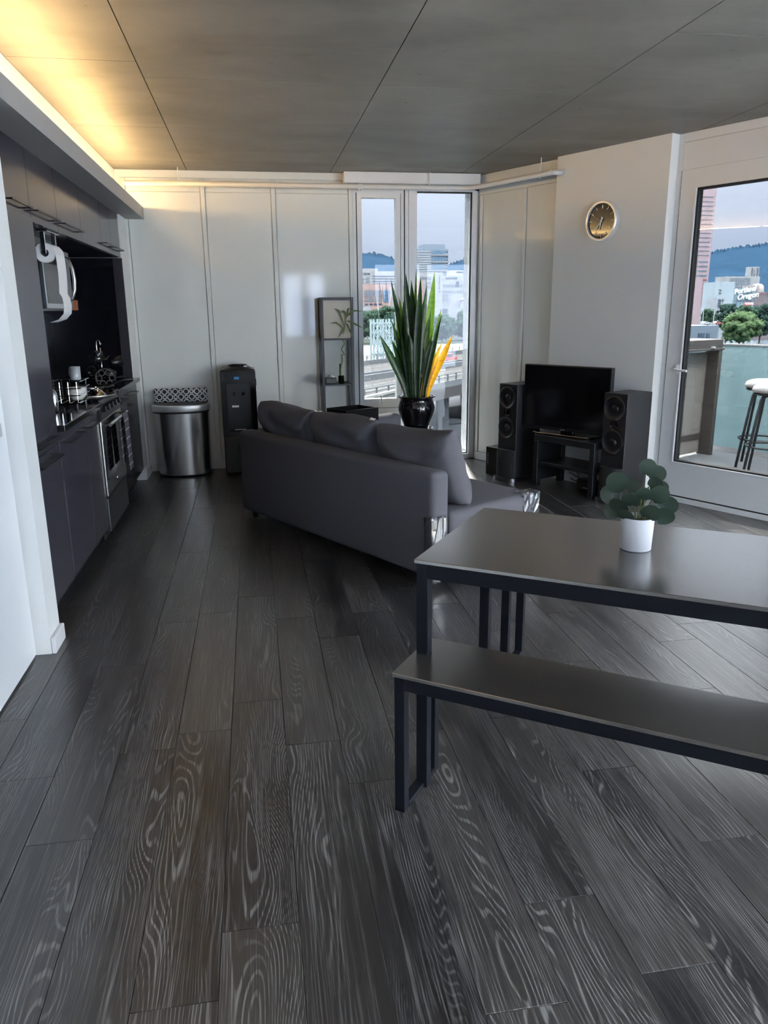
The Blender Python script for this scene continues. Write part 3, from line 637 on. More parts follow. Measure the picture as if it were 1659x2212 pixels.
# chrome canister by the rack
cn = thing('canister', 'rounded chrome canister standing beside the refrigerator end of the worktop', 'canister', (-1.135, 4.58, 0.905)); cn.scale = (0.8, 0.8, 0.8)
obj('body', lathe([(0, 0), (0.028, 0), (0.033, 0.01), (0.035, 0.07)], seg=24), CHROME, cn, True)
obj('lid', lathe([(0.035, 0.0705), (0.034, 0.11), (0.027, 0.145), (0.012, 0.163), (0, 0.166)], seg=24), CHROME, cn, True)
# pans and lids on the cooktop
sk = thing('serving_tray', 'round grey metal tray on the cooktop under two shiny lids', 'tray', (-1.05, 5.22, 0.9182)); sk.scale = (0.75, 0.75, 0.75)
obj('dish', lathe([(0, 0), (0.16, 0), (0.185, 0.012), (0.192, 0.03), (0.187, 0.03), (0.178, 0.014), (0.15, 0.005), (0, 0.004)], seg=40), MAT('warm_metal', (0.45, 0.43, 0.40), 0.3, 0.9, var=0.05), sk, True)
SHN = MAT('pale_gold_metal', (0.80, 0.74, 0.62), 0.13, 1.0, var=0.1)
for i, (dx, dy) in enumerate(((0.045, -0.045), (0.012, 0.07))):
    t = thing('pot_lid', ('shiny pale gold domed lid, the nearer of two on the tray', 'shiny pale gold domed lid, the farther of two on the tray')[i], 'lid', (-1.05+dx, 5.22+dy, 0.9215), group='domed lids on the tray'); t.scale = (0.68,)*3
    obj('dome', lathe([(0.0, 0.0), (0.078, 0.0), (0.08, 0.006), (0.074, 0.03), (0.052, 0.055), (0.024, 0.064), (0.0, 0.066)], seg=28), SHN, t, True)
    obj('knob', lathe([(0.008, 0.0655), (0.007, 0.075), (0.015, 0.082), (0.012, 0.09), (0, 0.092)], seg=16), SHN, t, True)
tag(obj('tongs', tub([(-1.12, 5.13, 0.947), (-1.13, 5.24, 0.9445), (-1.12, 5.34, 0.949)], 0.004, 6), STEEL), 'thin steel tongs lying across the grey tray', 'tongs')
fp = thing('frying_pan', 'dark frying pan with a long handle at the far end of the cooktop', 'pan', (-1.15, 5.66, 0.9182))
obj('pan', lathe([(0, 0), (0.085, 0), (0.105, 0.035), (0.102, 0.035), (0.083, 0.004), (0, 0.004)], seg=32), STEELD, fp, True)
obj('handle', tub([(0.09, -0.01, 0.03), (0.16, -0.01, 0.05), (0.24, -0.01, 0.075), (0.30, 0.0, 0.075)], 0.007, 8), BLACKH, fp, True)
tv_ = thing('trivet', 'dark openwork metal trivet leaning on the worktop beside the end post', 'trivet', (-1.08, 5.92, 0.912)); tv_.rotation_euler = (math.radians(70), 0, 0.3)
bm = NB()
for k in range(6):
    cx, cy = 0.045*math.cos(k*math.pi/3), 0.075+0.045*math.sin(k*math.pi/3)
    tube(bm, [(cx+0.02*math.cos(a*math.pi/6), cy+0.02*math.sin(a*math.pi/6), 0) for a in range(13)], 0.004, 6)
tube(bm, [(0.07*math.cos(a*math.pi/12), 0.075+0.07*math.sin(a*math.pi/12), 0) for a in range(25)], 0.004, 6)
obj('openwork', bm, STEELD, tv_); obj('handle', tub([(0.07, 0.075, 0), (0.16, 0.09, 0)], 0.005, 6), BLACKH, tv_)

# ---- sprinkler pipe
pp = thing('sprinkler_pipe', 'long white sprinkler pipe below the ceiling along the far and right walls', 'pipe', (0, FY-0.155, 2.5))
e = wl(-4.53, LPW-0.16); 
end = wl(-4.50, LCW-0.10)
obj('pipe', tub([(-1.0, 0, 0), (1.90, 0, 0), (1.97, -0.012, 0), (2.02, -0.06, 0), (end.x-0.02, end.y-FY+0.155+0.04, 0), (end.x, end.y-FY+0.155, 0)], 0.02, 14), FRAMEW, pp, True)
wp = wl(-4.49, LCW-0.001); wq = wl(-4.49, LCW-0.10)
obj('elbow', tub([(end.x, end.y-FY+0.155, 0), (wq.x, wq.y-FY+0.155, 0), (wp.x, wp.y-FY+0.155, 0)], 0.019, 14), FRAMEW, pp, True)
obj('wall_flange', cyl((wp.x, wp.y-FY+0.155, 0), (wp.x+nv.x*0.012, wp.y+nv.y*0.012-FY+0.155, 0), 0.042, 24), FRAMEW, pp)
hp = [(-0.56, 0), (1.62, 0)]; q = wl(-4.62, LPW-0.18); hp.append((q.x-0.01, q.y-FY+0.155+0.01))
for (hx, hy) in hp:
    bm = NB(); tube(bm, [(hx, hy, 0.022), (hx, hy, 0.1295)], 0.0045, 6); tube(bm, [(hx-0.006, hy, -0.03), (hx-0.006, hy, 0.03)], 0.006, 6)
    obj('hanger', bm, FRAMEW, pp)
obj('sprinkler_head', lathe([(0, -0.035), (0.014, -0.034), (0.014, -0.03), (0.005, -0.028), (0.006, -0.018)], c=(0.99, 0, 0), seg=14), CHROME, pp)
obj('coupling', cyl((0.97, 0, 0), (1.02, 0, 0), 0.025, 16), FRAMEW, pp)

# ---- wall clock
ck = thing('wall_clock', 'round black faced wall clock with a silver rim', 'clock', wl(-4.047, LCW-0.001, 2.096), RZ)
def diskY(r_, y0, y1, seg=48):
    bm = NB(); a = ring(bm, (0, y0, 0), (0, 1, 0), r_, seg); b2 = ring(bm, (0, y1, 0), (0, 1, 0), r_, seg); skin(bm, a, b2); bm.faces.new(a); bm.faces.new(b2); return bm
bm = NB(); R0 = [ring(bm, (0, y, 0), (0, 1, 0), rr, 56) for (rr, y) in ((0.146, 0.0), (0.147, -0.04), (0.143, -0.046), (0.132, -0.046), (0.128, -0.042), (0.128, -0.02))]
for a, b2 in zip(R0[:-1], R0[1:]): skin(bm, a, b2)
auto(obj('rim', bm, MAT('satin_silver', (0.72, 0.72, 0.72), 0.3, 0.5, var=0.02), ck))
obj('face', diskY(0.1285, -0.028, -0.001), BLACKG, ck)
HW = MAT('clock_white', (0.85, 0.84, 0.80), 0.4)
for k in range(12):
    a = k*math.pi/6; c, s = math.sin(a), math.cos(a)
    obj('hour_mark', tub([(0.118*c, -0.030, 0.118*s), (0.106*c+0.004*s, -0.030, 0.106*s-0.004*c), (0.092*c, -0.030, 0.092*s)], [0.0022, 0.003, 0.0038], 6), HW, ck)
for nm, a, ln, wd in (('hour_hand', math.radians(192), 0.062, 0.004), ('minute_hand', math.radians(218), 0.09, 0.003)):
    c, s = math.sin(a), math.cos(a); obj(nm, tub([(-0.03*c, -0.034, -0.03*s), (ln*c, -0.034, ln*s)], [wd*1.3, wd*0.6], 6), HW, ck)
a = math.radians(300); obj('second_hand', tub([(-0.02*math.sin(a), -0.037, -0.02*math.cos(a)), (0.1*math.sin(a), -0.037, 0.1*math.cos(a))], 0.0009, 5), HW, ck)
obj('hub', diskY(0.006, -0.041, -0.028, 16), HW, ck)

# ---- trash can
tcn = thing('trash_can', 'half round stainless steel trash can against the far wall', 'trash can', (-0.68, 7.20, 0))
def dpoly(w, d, n=20, e=2.4):
    pts = [(w/2, 0.0)]
    for i in range(n+1):
        a = math.pi*i/n; c, s = math.cos(a), math.sin(a)
        pts.append((w/2*math.copysign(abs(c)**(2/e), c), -0.05-(d-0.05)*abs(s)**(2/e)))
    pts.append((-w/2, 0.0)); return pts
def loft(prs, mat, name, par, capb=True, capt=True):
    bm = NB(); prev = None
    for (poly, z) in prs:
        rg = [bm.verts.new((p[0], p[1], z)) for p in poly]
        if prev: skin(bm, prev, rg)
        else: first = rg
        prev = rg
    if capb: bm.faces.new(first)
    if capt: bm.faces.new(prev)
    return auto(obj(name, bm, mat, par), 30)
loft([(dpoly(0.47, 0.235), 0.0), (dpoly(0.475, 0.24), 0.02)], BLACKP, 'base', tcn)
loft([(dpoly(0.47, 0.235), 0.0205), (dpoly(0.492, 0.25), 0.575)], STEEL, 'body', tcn)
loft([(dpoly(0.498, 0.254), 0.576), (dpoly(0.50, 0.256), 0.592)], BLACKP, 'collar', tcn)
loft([(dpoly(0.508, 0.262), 0.5925), (dpoly(0.512, 0.265), 0.615), (dpoly(0.508, 0.262), 0.642), (dpoly(0.488, 0.245), 0.650)], ALU, 'rim', tcn)
loft([(dpoly(0.486, 0.243), 0.6505), (dpoly(0.47, 0.23), 0.656)], BLACKP, 'lid', tcn)
ld = obj('lattice_tray', rb(-0.235, 0.235, -0.010, 0.010, 0.0, 0.125, 0.008, 2), lattice(), loc=(-0.675, 7.180, 0.6562))
tag(ld, 'upright black tray with white lattice pattern at the back of the trash can lid', 'tray')

# ---- water cooler
wc = thing('water_cooler', 'black free standing water cooler against the far wall', 'water cooler', (-0.155, 7.13, 0))
obj('body', rb(-0.155, 0.155, -0.13, 0.15, 0.0, 0.95, 0.02, 3), BLACKP, wc)
loft([([(0.13*math.copysign(abs(math.cos(a))**0.6, math.cos(a)), 0.12*math.copysign(abs(math.sin(a))**0.6, math.sin(a))) for a in [i*math.pi/16 for i in range(32)]], 0.951), ([(0.10*math.cos(i*math.pi/16), 0.10*math.sin(i*math.pi/16)) for i in range(32)], 0.972)], BLACKP, 'top_collar', wc)
obj('bottle_seat', lathe([(0.085, 0.9725), (0.088, 0.985), (0.08, 0.985), (0.07, 0.974)], seg=28), BLACKG, wc)
bm = NB(); box(bm, -0.155, -0.105, -0.165, -0.131, 0.35, 0.93); box(bm, 0.105, 0.155, -0.165, -0.131, 0.35, 0.93); box(bm, -0.105, 0.105, -0.165, -0.131, 0.83, 0.93)
bmesh.ops.bevel(bm, geom=bm.edges[:], offset=0.008, segments=2, affect='EDGES'); obj('front_bezel', bm, BLACKG, wc)
obj('lower_door', rb(-0.15, 0.15, -0.16, -0.131, 0.02, 0.345, 0.008, 2), BLACKP, wc)
for sx in (-0.04, 0.04): obj('tap', cyl((sx, -0.131, 0.74), (sx, -0.165, 0.735), 0.014, 12), BLACKG, wc)
obj('drip_tray', rb(-0.10, 0.10, -0.19, -0.166, 0.40, 0.425, 0.004, 1), BLACKG, wc); obj('tray_edge', bx(-0.05, 0.05, -0.193, -0.1905, 0.42, 0.426), ALU, wc)
obj('notice_label', bx(-0.065, -0.005, -0.1325, -0.1312, 0.615, 0.632), MAT('label_white', (0.75, 0.75, 0.75), 0.5), wc)
obj('logo_label', bx(-0.035, 0.01, -0.1665, -0.1655, 0.865, 0.888), MAT('label_blue', (0.05, 0.22, 0.5), 0.4), wc); obj('logo_label', bx(-0.02, 0.02, -0.1612, -0.1602, 0.31, 0.335), MAT('label_navy', (0.04, 0.08, 0.2), 0.4), wc)
obj('power_button', bx(0.155, 0.160, -0.08, -0.05, 0.80, 0.86), BLACKG, wc)
obj('collar_button', bx(0.055, 0.085, -0.12, -0.105, 0.9715, 0.98), MC['label_white'], wc)

# ---- shelf lamp with its small things
sl = thing('shelf_floor_lamp', 'slim black shelf floor lamp with a white shade beside the windows', 'floor lamp', (0.745, 7.14, 0))
SW, SD = 0.135, 0.125
for sx in (-1, 1):
    for sy in (-1, 1): obj('post', rb(sx*SW-0.0125, sx*SW+0.0125, sy*SD-0.0125, sy*SD+0.0125, 0.0, 1.56, 0.002, 1), BLACKM, sl)
for z in (0.08, 0.478, 0.785, 1.19): obj('shelf', rb(-SW+0.0128, SW-0.0128, -SD-0.012, SD+0.012, z, z+0.014, 0.002, 1), BLACKM, sl)
bm = NB()
for sy in (-1, 1): box(bm, -SW+0.0128, SW-0.0128, sy*SD-0.012, sy*SD+0.012, 1.536, 1.56)
for sx in (-1, 1): box(bm, sx*SW-0.012, sx*SW+0.012, -SD+0.0128, SD-0.0128, 1.536, 1.56)
obj('top_frame', bm, BLACKM, sl)
SH = MAT('lamp_shade_fabric', (0.75, 0.72, 0.66), 0.9, var=0.03, trl=0.4)
bm = NB()
for sy in (-1, 1): box(bm, -SW+0.0128, SW-0.0128, sy*(SD-0.002)-0.002, sy*(SD-0.002)+0.002, 1.2045, 1.5355)
for sx in (-1, 1): box(bm, sx*(SW-0.002)-0.002, sx*(SW-0.002)+0.002, -SD+0.0128, SD-0.0128, 1.2045, 1.5355)
obj('shade', bm, SH, sl)
gv = obj('glass_vase', lathe([(0, 0), (0.026, 0), (0.028, 0.01), (0.028, 0.07), (0.030, 0.072), (0.026, 0.072), (0.025, 0.012), (0, 0.008)], seg=24), GREENG, smooth=True, loc=(0.775, 7.045, 0.7992)); tag(gv, 'small green glass vase on the middle shelf of the lamp', 'vase')
bbp = thing('lucky_bamboo', 'lucky bamboo with a curled stem growing out of the green glass vase', 'plant', (0.775, 7.045, 0.8075))
cur = [(0, 0, 0.0), (0.0, 0, 0.12), (0.012, -0.01, 0.2), (0.006, -0.02, 0.25)]+[(0.02+0.013*math.cos(k*1.1), -0.02+0.013*math.sin(k*1.1), 0.25+k*0.018) for k in range(9)]+[(0.03, -0.03, 0.45), (0.045, -0.05, 0.55), (0.05, -0.05, 0.62)]
obj('stem', tub(cur, [0.007]*4+[0.006]*9+[0.0045, 0.004, 0.003], 8), MAT('bamboo_stem', (0.22, 0.25, 0.12), 0.4, var=0.25, scale=40), bbp, True)
obj('stalk', tub([(-0.008, 0.01, 0.0), (-0.008, 0.01, 0.17)], 0.008, 8), MAT('bamboo_green', (0.05, 0.12, 0.03), 0.4), bbp, True)
def blade(pts, w, mat, name, parent, fold=0.25, n=None, face=(0, -1, 0)):
    """a leaf: ribbon along pts with a pointed tip and folded middle"""
    bm = NB(); pts = [Vector(p) for p in pts]; N = len(pts); rows_ = []
    for i, p in enumerate(pts):
        d = (pts[min(i+1, N-1)]-pts[max(i-1, 0)]).normalized(); f = Vector(face); s = d.cross(f)
        if s.length < 1e-3: s = Vector((1, 0, 0))
        s.normalize(); nn = s.cross(d).normalized(); ww = w[i] if isinstance(w, list) else w
        rows_.append([bm.verts.new(p-s*ww), bm.verts.new(p-s*ww*0.5-nn*ww*fold*0.7), bm.verts.new(p-nn*ww*fold), bm.verts.new(p+s*ww*0.5-nn*ww*fold*0.7), bm.verts.new(p+s*ww)])
    for a, b2 in zip(rows_[:-1], rows_[1:]):
        for j in range(4): bm.faces.new((a[j], a[j+1], b2[j+1], b2[j]))
    return obj(name, bm, mat, parent, True)
BL = MAT('bamboo_leaf', (0.10, 0.14, 0.05), 0.5, var=0.4, scale=20, trl=0.3)
for (sx, sy, sz, dx, dz, ln) in ((0.03, -0.03, 0.47, -0.13, 0.06, 1), (0.035, -0.035, 0.49, -0.09, 0.17, 1), (0.04, -0.04, 0.5, -0.07, -0.10, 1), (0.045, -0.05, 0.55, 0.04, 0.11, 1), (0.045, -0.05, 0.55, 0.16, -0.07, 1), (0.05, -0.05, 0.58, 0.14, 0.05, 1), (0.045, -0.05, 0.54, 0.06, -0.13, 1), (0.05, -0.05, 0.6, -0.05, 0.02, 1)):
    m_ = (sx+dx*0.55, sy-0.02, sz+dz*0.75+0.02)
    blade([(sx, sy, sz), ((sx+m_[0])/2, sy-0.012, (sz+m_[2])/2+0.008), m_, (sx+dx, sy-0.03, sz+dz)], [0.002, 0.009, 0.008, 0.0005], BL, 'leaf', bbp)
cb = thing('keepsake_box', 'small dark box with a pale crumpled top on the lamp shelf', 'box', (0.69, 7.09, 0.7992))
obj('box', rb(-0.055, 0.04, -0.05, 0.05, 0, 0.05, 0.004, 1), MAT('dark_green_box', (0.02, 0.03, 0.025), 0.4), cb)
bm = lathe([(0.04, 0.0505), (0.036, 0.06), (0.02, 0.072), (0, 0.074)], seg=14)
for v in bm.verts: v.co += Vector((random.uniform(-.005, .005)-0.008, random.uniform(-.005, .005), random.uniform(0, .004)))
obj('crumpled_top', bm, MAT('pale_foil', (0.5, 0.5, 0.48), 0.3, 0.6), cb)
gj = thing('candle_jar', 'small clear glass jar on the low lamp shelf', 'jar', (0.785, 7.06, 0.4922))
obj('jar', lathe([(0, 0), (0.034, 0), (0.038, 0.008), (0.038, 0.045), (0.034, 0.045), (0.033, 0.01), (0, 0.007)], seg=24), JARG, gj, True)
obj('lid', lathe([(0.04, 0.0455), (0.04, 0.056), (0.015, 0.06), (0.014, 0.07), (0, 0.072)], seg=24), JARG, gj, True)

# ---- snake plant on its stand
PX, PY = 1.385, 6.60
st = thing('plant_stand', 'thin black metal plant stand before the tall window', 'plant stand', (PX, PY, 0))
for k in range(4):
    a = math.pi/4+k*math.pi/2; c, s = math.cos(a), math.sin(a)
    obj('leg', tub([(0.125*c, 0.125*s, 0.0), (0.125*c, 0.125*s, 0.405)], 0.006, 8), BLACKM, st)
for z in (0.12, 0.399): obj('hoop', tub([(0.125*math.cos(i*math.pi/16), 0.125*math.sin(i*math.pi/16), z) for i in range(33)], 0.005, 6), BLACKM, st)
obj('crossbar', tub([(0.088, 0.088, 0.399), (-0.088, -0.088, 0.399)], 0.005, 6), BLACKM, st); obj('crossbar', tub([(-0.088, 0.088, 0.399), (0.088, -0.088, 0.399)], 0.005, 6), BLACKM, st)
sc_ = obj('saucer', lathe([(0, 0), (0.115, 0), (0.13, 0.006), (0.15, 0.03), (0.152, 0.034), (0.146, 0.034), (0.125, 0.012), (0, 0.01)], seg=40), BLACKG, smooth=True, loc=(PX, PY, 0.4055)); tag(sc_, 'glossy black saucer under the black plant pot', 'saucer')
pt = thing('plant_pot', 'glossy black bulbous pot holding the tall snake plant', 'pot', (PX, PY, 0.4160))
obj('pot', lathe([(0, 0), (0.10, 0), (0.105, 0.006), (0.108, 0.03), (0.12, 0.07), (0.148, 0.13), (0.162, 0.18), (0.163, 0.21), (0.15, 0.25), (0.143, 0.27), (0.15, 0.285), (0.168, 0.297), (0.168, 0.303), (0.15, 0.302), (0.138, 0.285), (0.13, 0.26), (0.12, 0.25)], seg=48), BLACKG, pt, True)
obj('soil', lathe([(0.13, 0.268), (0.08, 0.272), (0, 0.275)], seg=30), SOIL, pt, True)
sn = thing('snake_plant', 'tall snake plant with upright green leaves and a few yellow ones', 'plant', (PX, PY, 0.688))
tips = [(845.5, 603, 'd', .024), (877, 591, 'd', .026), (898, 580, 'b', .014), (907, 597, 'd', .024), (938, 588, 'b', .028), (954, 667, 'b', .026), (956, 679, 'd', .016), (820.6, 723, 'd', .026), (854, 666, 'b', .024), (844, 733, 'd', .022),
        (907, 643, 'b', .026), (979, 723, 'y', .024), (957, 738, 'y', .02), (943, 739, 'b', .018), (930, 662, 'd', .024), (871, 617, 'd', .022), (937, 703, 'b', .018), (845, 691, 'd', .02), (890, 605, 'd', .032), (893, 640, 'd', .034), (917, 640, 'd', .03), (880, 680, 'd', .03), (905, 690, 'd', .03), (865, 720, 'd', .024), (925, 760, 'd', .022), (913, 807, 'y', .010), (858, 770, 'd', .02), (870, 650, 'd', .026), (921, 612, 'd', .026), (884, 720, 'd', .03), (912, 735, 'd', .03), (898, 660, 'd', .03), (935, 735, 'd', .024), (872, 760, 'd', .026), (860, 640, 'b', .02), (925, 690, 'b', .022), (895, 770, 'd', .03)]
for i, (tu, tvv, kd, wd) in enumerate(tips):
    yy = PY+random.uniform(-0.09, 0.07); tp = ony(tu, tvv, yy)-Vector((PX, PY, 0.688))
    bx0 = tp.x*0.30+random.uniform(-0.02, 0.02); by0 = max(-0.08, min(0.08, tp.y*0.6)); q_ = (bx0*bx0+by0*by0)**.5
    if q_ > 0.1: bx0 *= 0.1/q_; by0 *= 0.1/q_
    pts = []; ws = []
    for j in range(11):
        s = j/10; k = s**1.35
        pts.append((bx0+(tp.x-bx0)*k+0.006*math.sin(s*5+i), by0+(tp.y-by0)*k, tp.z*s)); ws.append(max(0.0006, wd*1.3*(0.55+0.45*math.sin(min(1, s/0.6)*math.pi/2))*(1 if s < 0.6 else max(0.0, 1-((s-0.6)/0.4)**1.8))))
    an = random.uniform(-0.7, 0.7)
    blade(pts, ws, {'d': SNAKE, 'b': SNAKEB, 'y': SNAKEY}[kd], 'leaf', sn, 0.3, face=(math.sin(an), -math.cos(an), 0))

# ---- sofa
SR = math.atan2(-0.8646, 0.5025)
so = thing('sectional_sofa', 'charcoal fabric sectional sofa seen from behind with loose back cushions', 'sofa', (-0.145, 5.49, 0), SR)
def rbo(name, mat, parent, *a, r=0.03, seg=3): return auto(obj(name, rb(*a, r, seg), mat, parent), 40)
rbo('back', FAB, so, 0, 2.02, 0, 0.13, 0.055, 0.635, r=0.035, seg=4)
rbo('back', FAB, so, 0, 0.14, 0.1305, 1.43, 0.055, 0.635, r=0.035, seg=4)
rbo('seat_base', FAB, so, 0.1405, 2.02, 0.1305, 0.84, 0.055, 0.27, r=0.015)
rbo('chaise_base', FAB, so, 0.1405, 0.80, 0.8405, 1.43, 0.055, 0.27, r=0.015)
rbo('seat_cushion', FABC, so, 0.805, 2.02, 0.1305, 0.85, 0.2705, 0.405, r=0.035, seg=4)
rbo('chaise_cushion', FABC, so, 0.142, 0.803, 0.1305, 1.44, 0.2705, 0.405, r=0.035, seg=4)
for (a, b2) in ((0.07, 0.07), (1.95, 0.07), (1.95, 0.78), (0.07, 1.36), (0.72, 1.36)):
    obj('leg', lathe([(0.02, 0), (0.026, 0.054)], c=(a, b2, 0), seg=14), BLACKP, so)
def cushion(w, h, d, seed, bulge=1.0):
    """soft rectangular cushion, width x, height z, depth y, with corner pinch and wrinkles"""
    bm = NB(); n = 30; rs = random.Random(seed); ph_ = [rs.uniform(0, 6) for _ in range(8)]
    def P(i, j, s):
        a = -1+2*i/n; b = -1+2*j/n
        ea = 1-abs(a)**4; eb = 1-abs(b)**4
        t = (max(0, ea*eb)**0.42)
        wr = 0.07*math.sin(3*a+2*b+ph_[0])+0.06*math.sin(7*a-3*b+ph_[1])+0.05*math.sin(11*b+4*a+ph_[2])-0.16*math.exp(-((a*0.8-b-0.25+0.3*math.sin(ph_[4]))/0.10)**2)*abs(a)-0.14*math.exp(-((a+b*0.6+0.35*math.sin(ph_[5]))/0.09)**2)*abs(b)
        pin = 1-0.05*(1-abs(a)**2) if False else 1
        x = a*w/2*(1-0.035*(1-b*b)*0-0.05*abs(b)**3*0)*(1-0.04*(1-abs(b)**2)*abs(a)); z = b*h/2*(1-0.05*(1-abs(a)**2)*abs(b))
        return (x, s*d/2*t*(1+wr*bulge), z+0.012*math.sin(2.3*a+ph_[3])*(b+1)/2)
    F = {}
    for s in (-1, 1):
        for i in range(n+1):
            for j in range(n+1):
                edge = i in (0, n) or j in (0, n)
                key = (i, j, 0 if edge else s)
                if key not in F: F[key] = bm.verts.new(P(i, j, 0 if edge else s))
    g = lambda i, j, s: F[(i, j, 0 if (i in (0, n) or j in (0, n)) else s)]
    for s in (-1, 1):
        for i in range(n):
            for j in range(n): bm.faces.new((g(i, j, s), g(i+1, j, s), g(i+1, j+1, s), g(i, j+1, s)))
    return bm
for i, (lx, zc, h, tz, lab) in enumerate(((0.345, 0.605, 0.42, 0.0, 'charcoal back cushion at the window end of the sofa, leftmost in the photo'), (0.995, 0.60, 0.42, 0.02, 'charcoal back cushion in the middle of the sofa'), (1.66, 0.585, 0.44, -0.03, 'charcoal back cushion at the near end of the sofa, largest in the photo'))):
    bm = cushion(0.64, h, 0.22, 11+i)
    for v in bm.verts: v.co.z *= 1
    c = obj('back_cushion', bm, FABC, smooth=True); md_ = c.modifiers.new('s', 'SUBSURF'); md_.levels = 1; md_.render_levels = 1
    c.matrix_world = Matrix.Translation((-0.145, 5.49, 0))@Matrix.Rotation(SR, 4, 'Z')@Matrix.Translation((lx, 0.245+0.01*i, zc+0.02))@Matrix.Rotation(math.radians(18), 4, 'X')@Matrix.Rotation(tz, 4, 'Y')
    tag(c, lab, 'cushion', 'back cushions on the sofa')
def sofa_at(lx, ly, z): return Matrix.Translation((-0.145, 5.49, 0))@Matrix.Rotation(SR, 4, 'Z')@Matrix.Translation((lx, ly, z))
for nm, a in (('back', (1.965, 2.032, -0.012, 0.10, 0.03, 0.40)), ('front', (1.93, 2.032, 0.72, 0.862, 0.20, 0.415))):
    cv = thing('corner_cover', 'crinkled clear plastic cover on the %s near corner of the sofa' % nm, 'plastic cover'); cv.matrix_world = sofa_at(0, 0, 0)
    bm = rb(*a, 0.012, 2); bmesh.ops.subdivide_edges(bm, edges=[e_ for e_ in bm.edges if e_.calc_length() > 0.05], cuts=5, use_grid_fill=True)
    for v in bm.verts: v.co += Vector((random.uniform(-.003, .003), random.uniform(-.003, .003), random.uniform(-.003, .003)))
    obj('sheet', bm, CLEARP, cv)
sbx = thing('storage_box', 'open black storage box on the chaise end of the sofa', 'box'); sbx.matrix_world = sofa_at(0.30, 0.80, 0.4055)
bm = NB()
for q in ((-0.12, 0.12, -0.15, -0.138), (-0.12, 0.12, 0.138, 0.15), (-0.12, -0.108, -0.138, 0.138), (0.108, 0.12, -0.138, 0.138)): box(bm, *q, 0.0, 0.345)
box(bm, -0.108, 0.108, -0.138, 0.138, 0, 0.012); obj('box', bm, MAT('black_box_fabric', (0.006, 0.006, 0.007), 0.9, spec=0.1), sbx)
bm = lathe([(0.03, 0.0), (0.045, 0.03), (0.04, 0.06), (0, 0.07)], c=(0.1, 0.17, 0.0), seg=10); obj('cable_bundle', bm, BLACKP, sbx)
pc = obj('throw_pillow', cushion(0.36, 0.36, 0.12, 31), MAT('black_white_stripe', (0.02, 0.02, 0.022), 0.9, var=0.3), smooth=True)
pc.matrix_world = sofa_at(0.62, 0.46, 0.585)@Matrix.Rotation(math.radians(24), 4, 'X'); tag(pc, 'black throw pillow with white bands peeking out behind the sofa back', 'pillow')
bm = NB()
for dz in (0.06, 0.11): tube(bm, [(-0.1, -0.058, dz), (0.0, -0.062, dz+0.03), (0.12, -0.055, dz-0.01)], 0.007, 6)
obj('white_band', bm, MAT('white_band', (0.7, 0.7, 0.7), 0.9), pc)
fz = thing('plush_flower', 'white fluffy plush lying between the back cushions', 'plush'); fz.matrix_world = sofa_at(0.53, 0.30, 0.70)
bm = NB()
for k in range(9):
    m = Matrix.Translation((random.uniform(-.05, .05), random.uniform(-.03, .03), random.uniform(0.03, .09))); bmesh.ops.create_icosphere(bm, subdivisions=2, radius=random.uniform(.022, .034), matrix=m)
obj('fluff', bm, MAT('white_plush', (0.82, 0.80, 0.74), 0.95, bump=0.6, bscale=200), fz, True)
tg = obj('white_tassel', tub([(0, 0, 0), (0.015, 0, 0.012), (0.03, 0.005, 0.008), (0.05, 0, 0.016)], [0.006, 0.009, 0.008, 0.002], 6), MC['white_plush'], smooth=True); tg.matrix_world = sofa_at(1.28, 0.185, 0.815); tag(tg, 'small white tassel on top of the near back cushion', 'tassel')

# ---- table, benches
def metal_frame_table(name, label, cat, loc, rz, L, D, H, top, leg, ap, rail=True, group=None):
    t = thing(name, label, cat, loc, rz, group)
    obj('top', rb(0, L, 0, D, H-top, H, 0.0015, 1), TTOP, t)
    i = 0.006
    for (x0, y0) in ((i, i), (L-i-leg, i), (i, D-i-leg), (L-i-leg, D-i-leg)): obj('leg', rb(x0, x0+leg, y0, y0+leg, 0.0, H-top-0.0003, 0.0015, 1), TFRAME, t)
    for y0 in (i, D-i-leg): obj('apron', rb(i+leg+0.0003, L-i-leg-0.0003, y0, y0+leg, H-top-ap, H-top-0.0003, 0.0015, 1), TFRAME, t)
    for x0 in (i, L-i-leg):
        obj('end_rail', rb(x0, x0+leg, i+leg+0.0003, D-i-leg-0.0003, H-top-ap, H-top-0.0003, 0.0015, 1), TFRAME, t)
        if rail: obj('floor_rail', rb(x0, x0+leg, i+leg+0.0003, D-i-leg-0.0003, 0.0, leg*0.5, 0.0015, 1), TFRAME, t)
    return t
metal_frame_table('dining_table', 'long dark dining table with a black metal frame', 'table', (0.425, 2.062, 0), math.radians(-34.6), 1.45, 0.655, 0.75, 0.012, 0.036, 0.045, rail=False)
BG = 'dining benches'
metal_frame_table('dining_bench', 'dark bench with a black metal frame in front of the dining table', 'bench', (0.337, 1.952, 0), math.radians(-36.2), 1.30, 0.272, 0.452, 0.012, 0.032, 0.04, group=BG)
metal_frame_table('dining_bench', 'dark bench mostly hidden on the far side of the dining table', 'bench', (0.912, 2.735, 0), math.radians(-34.6), 1.30, 0.272, 0.452, 0.012, 0.032, 0.04, group=BG)
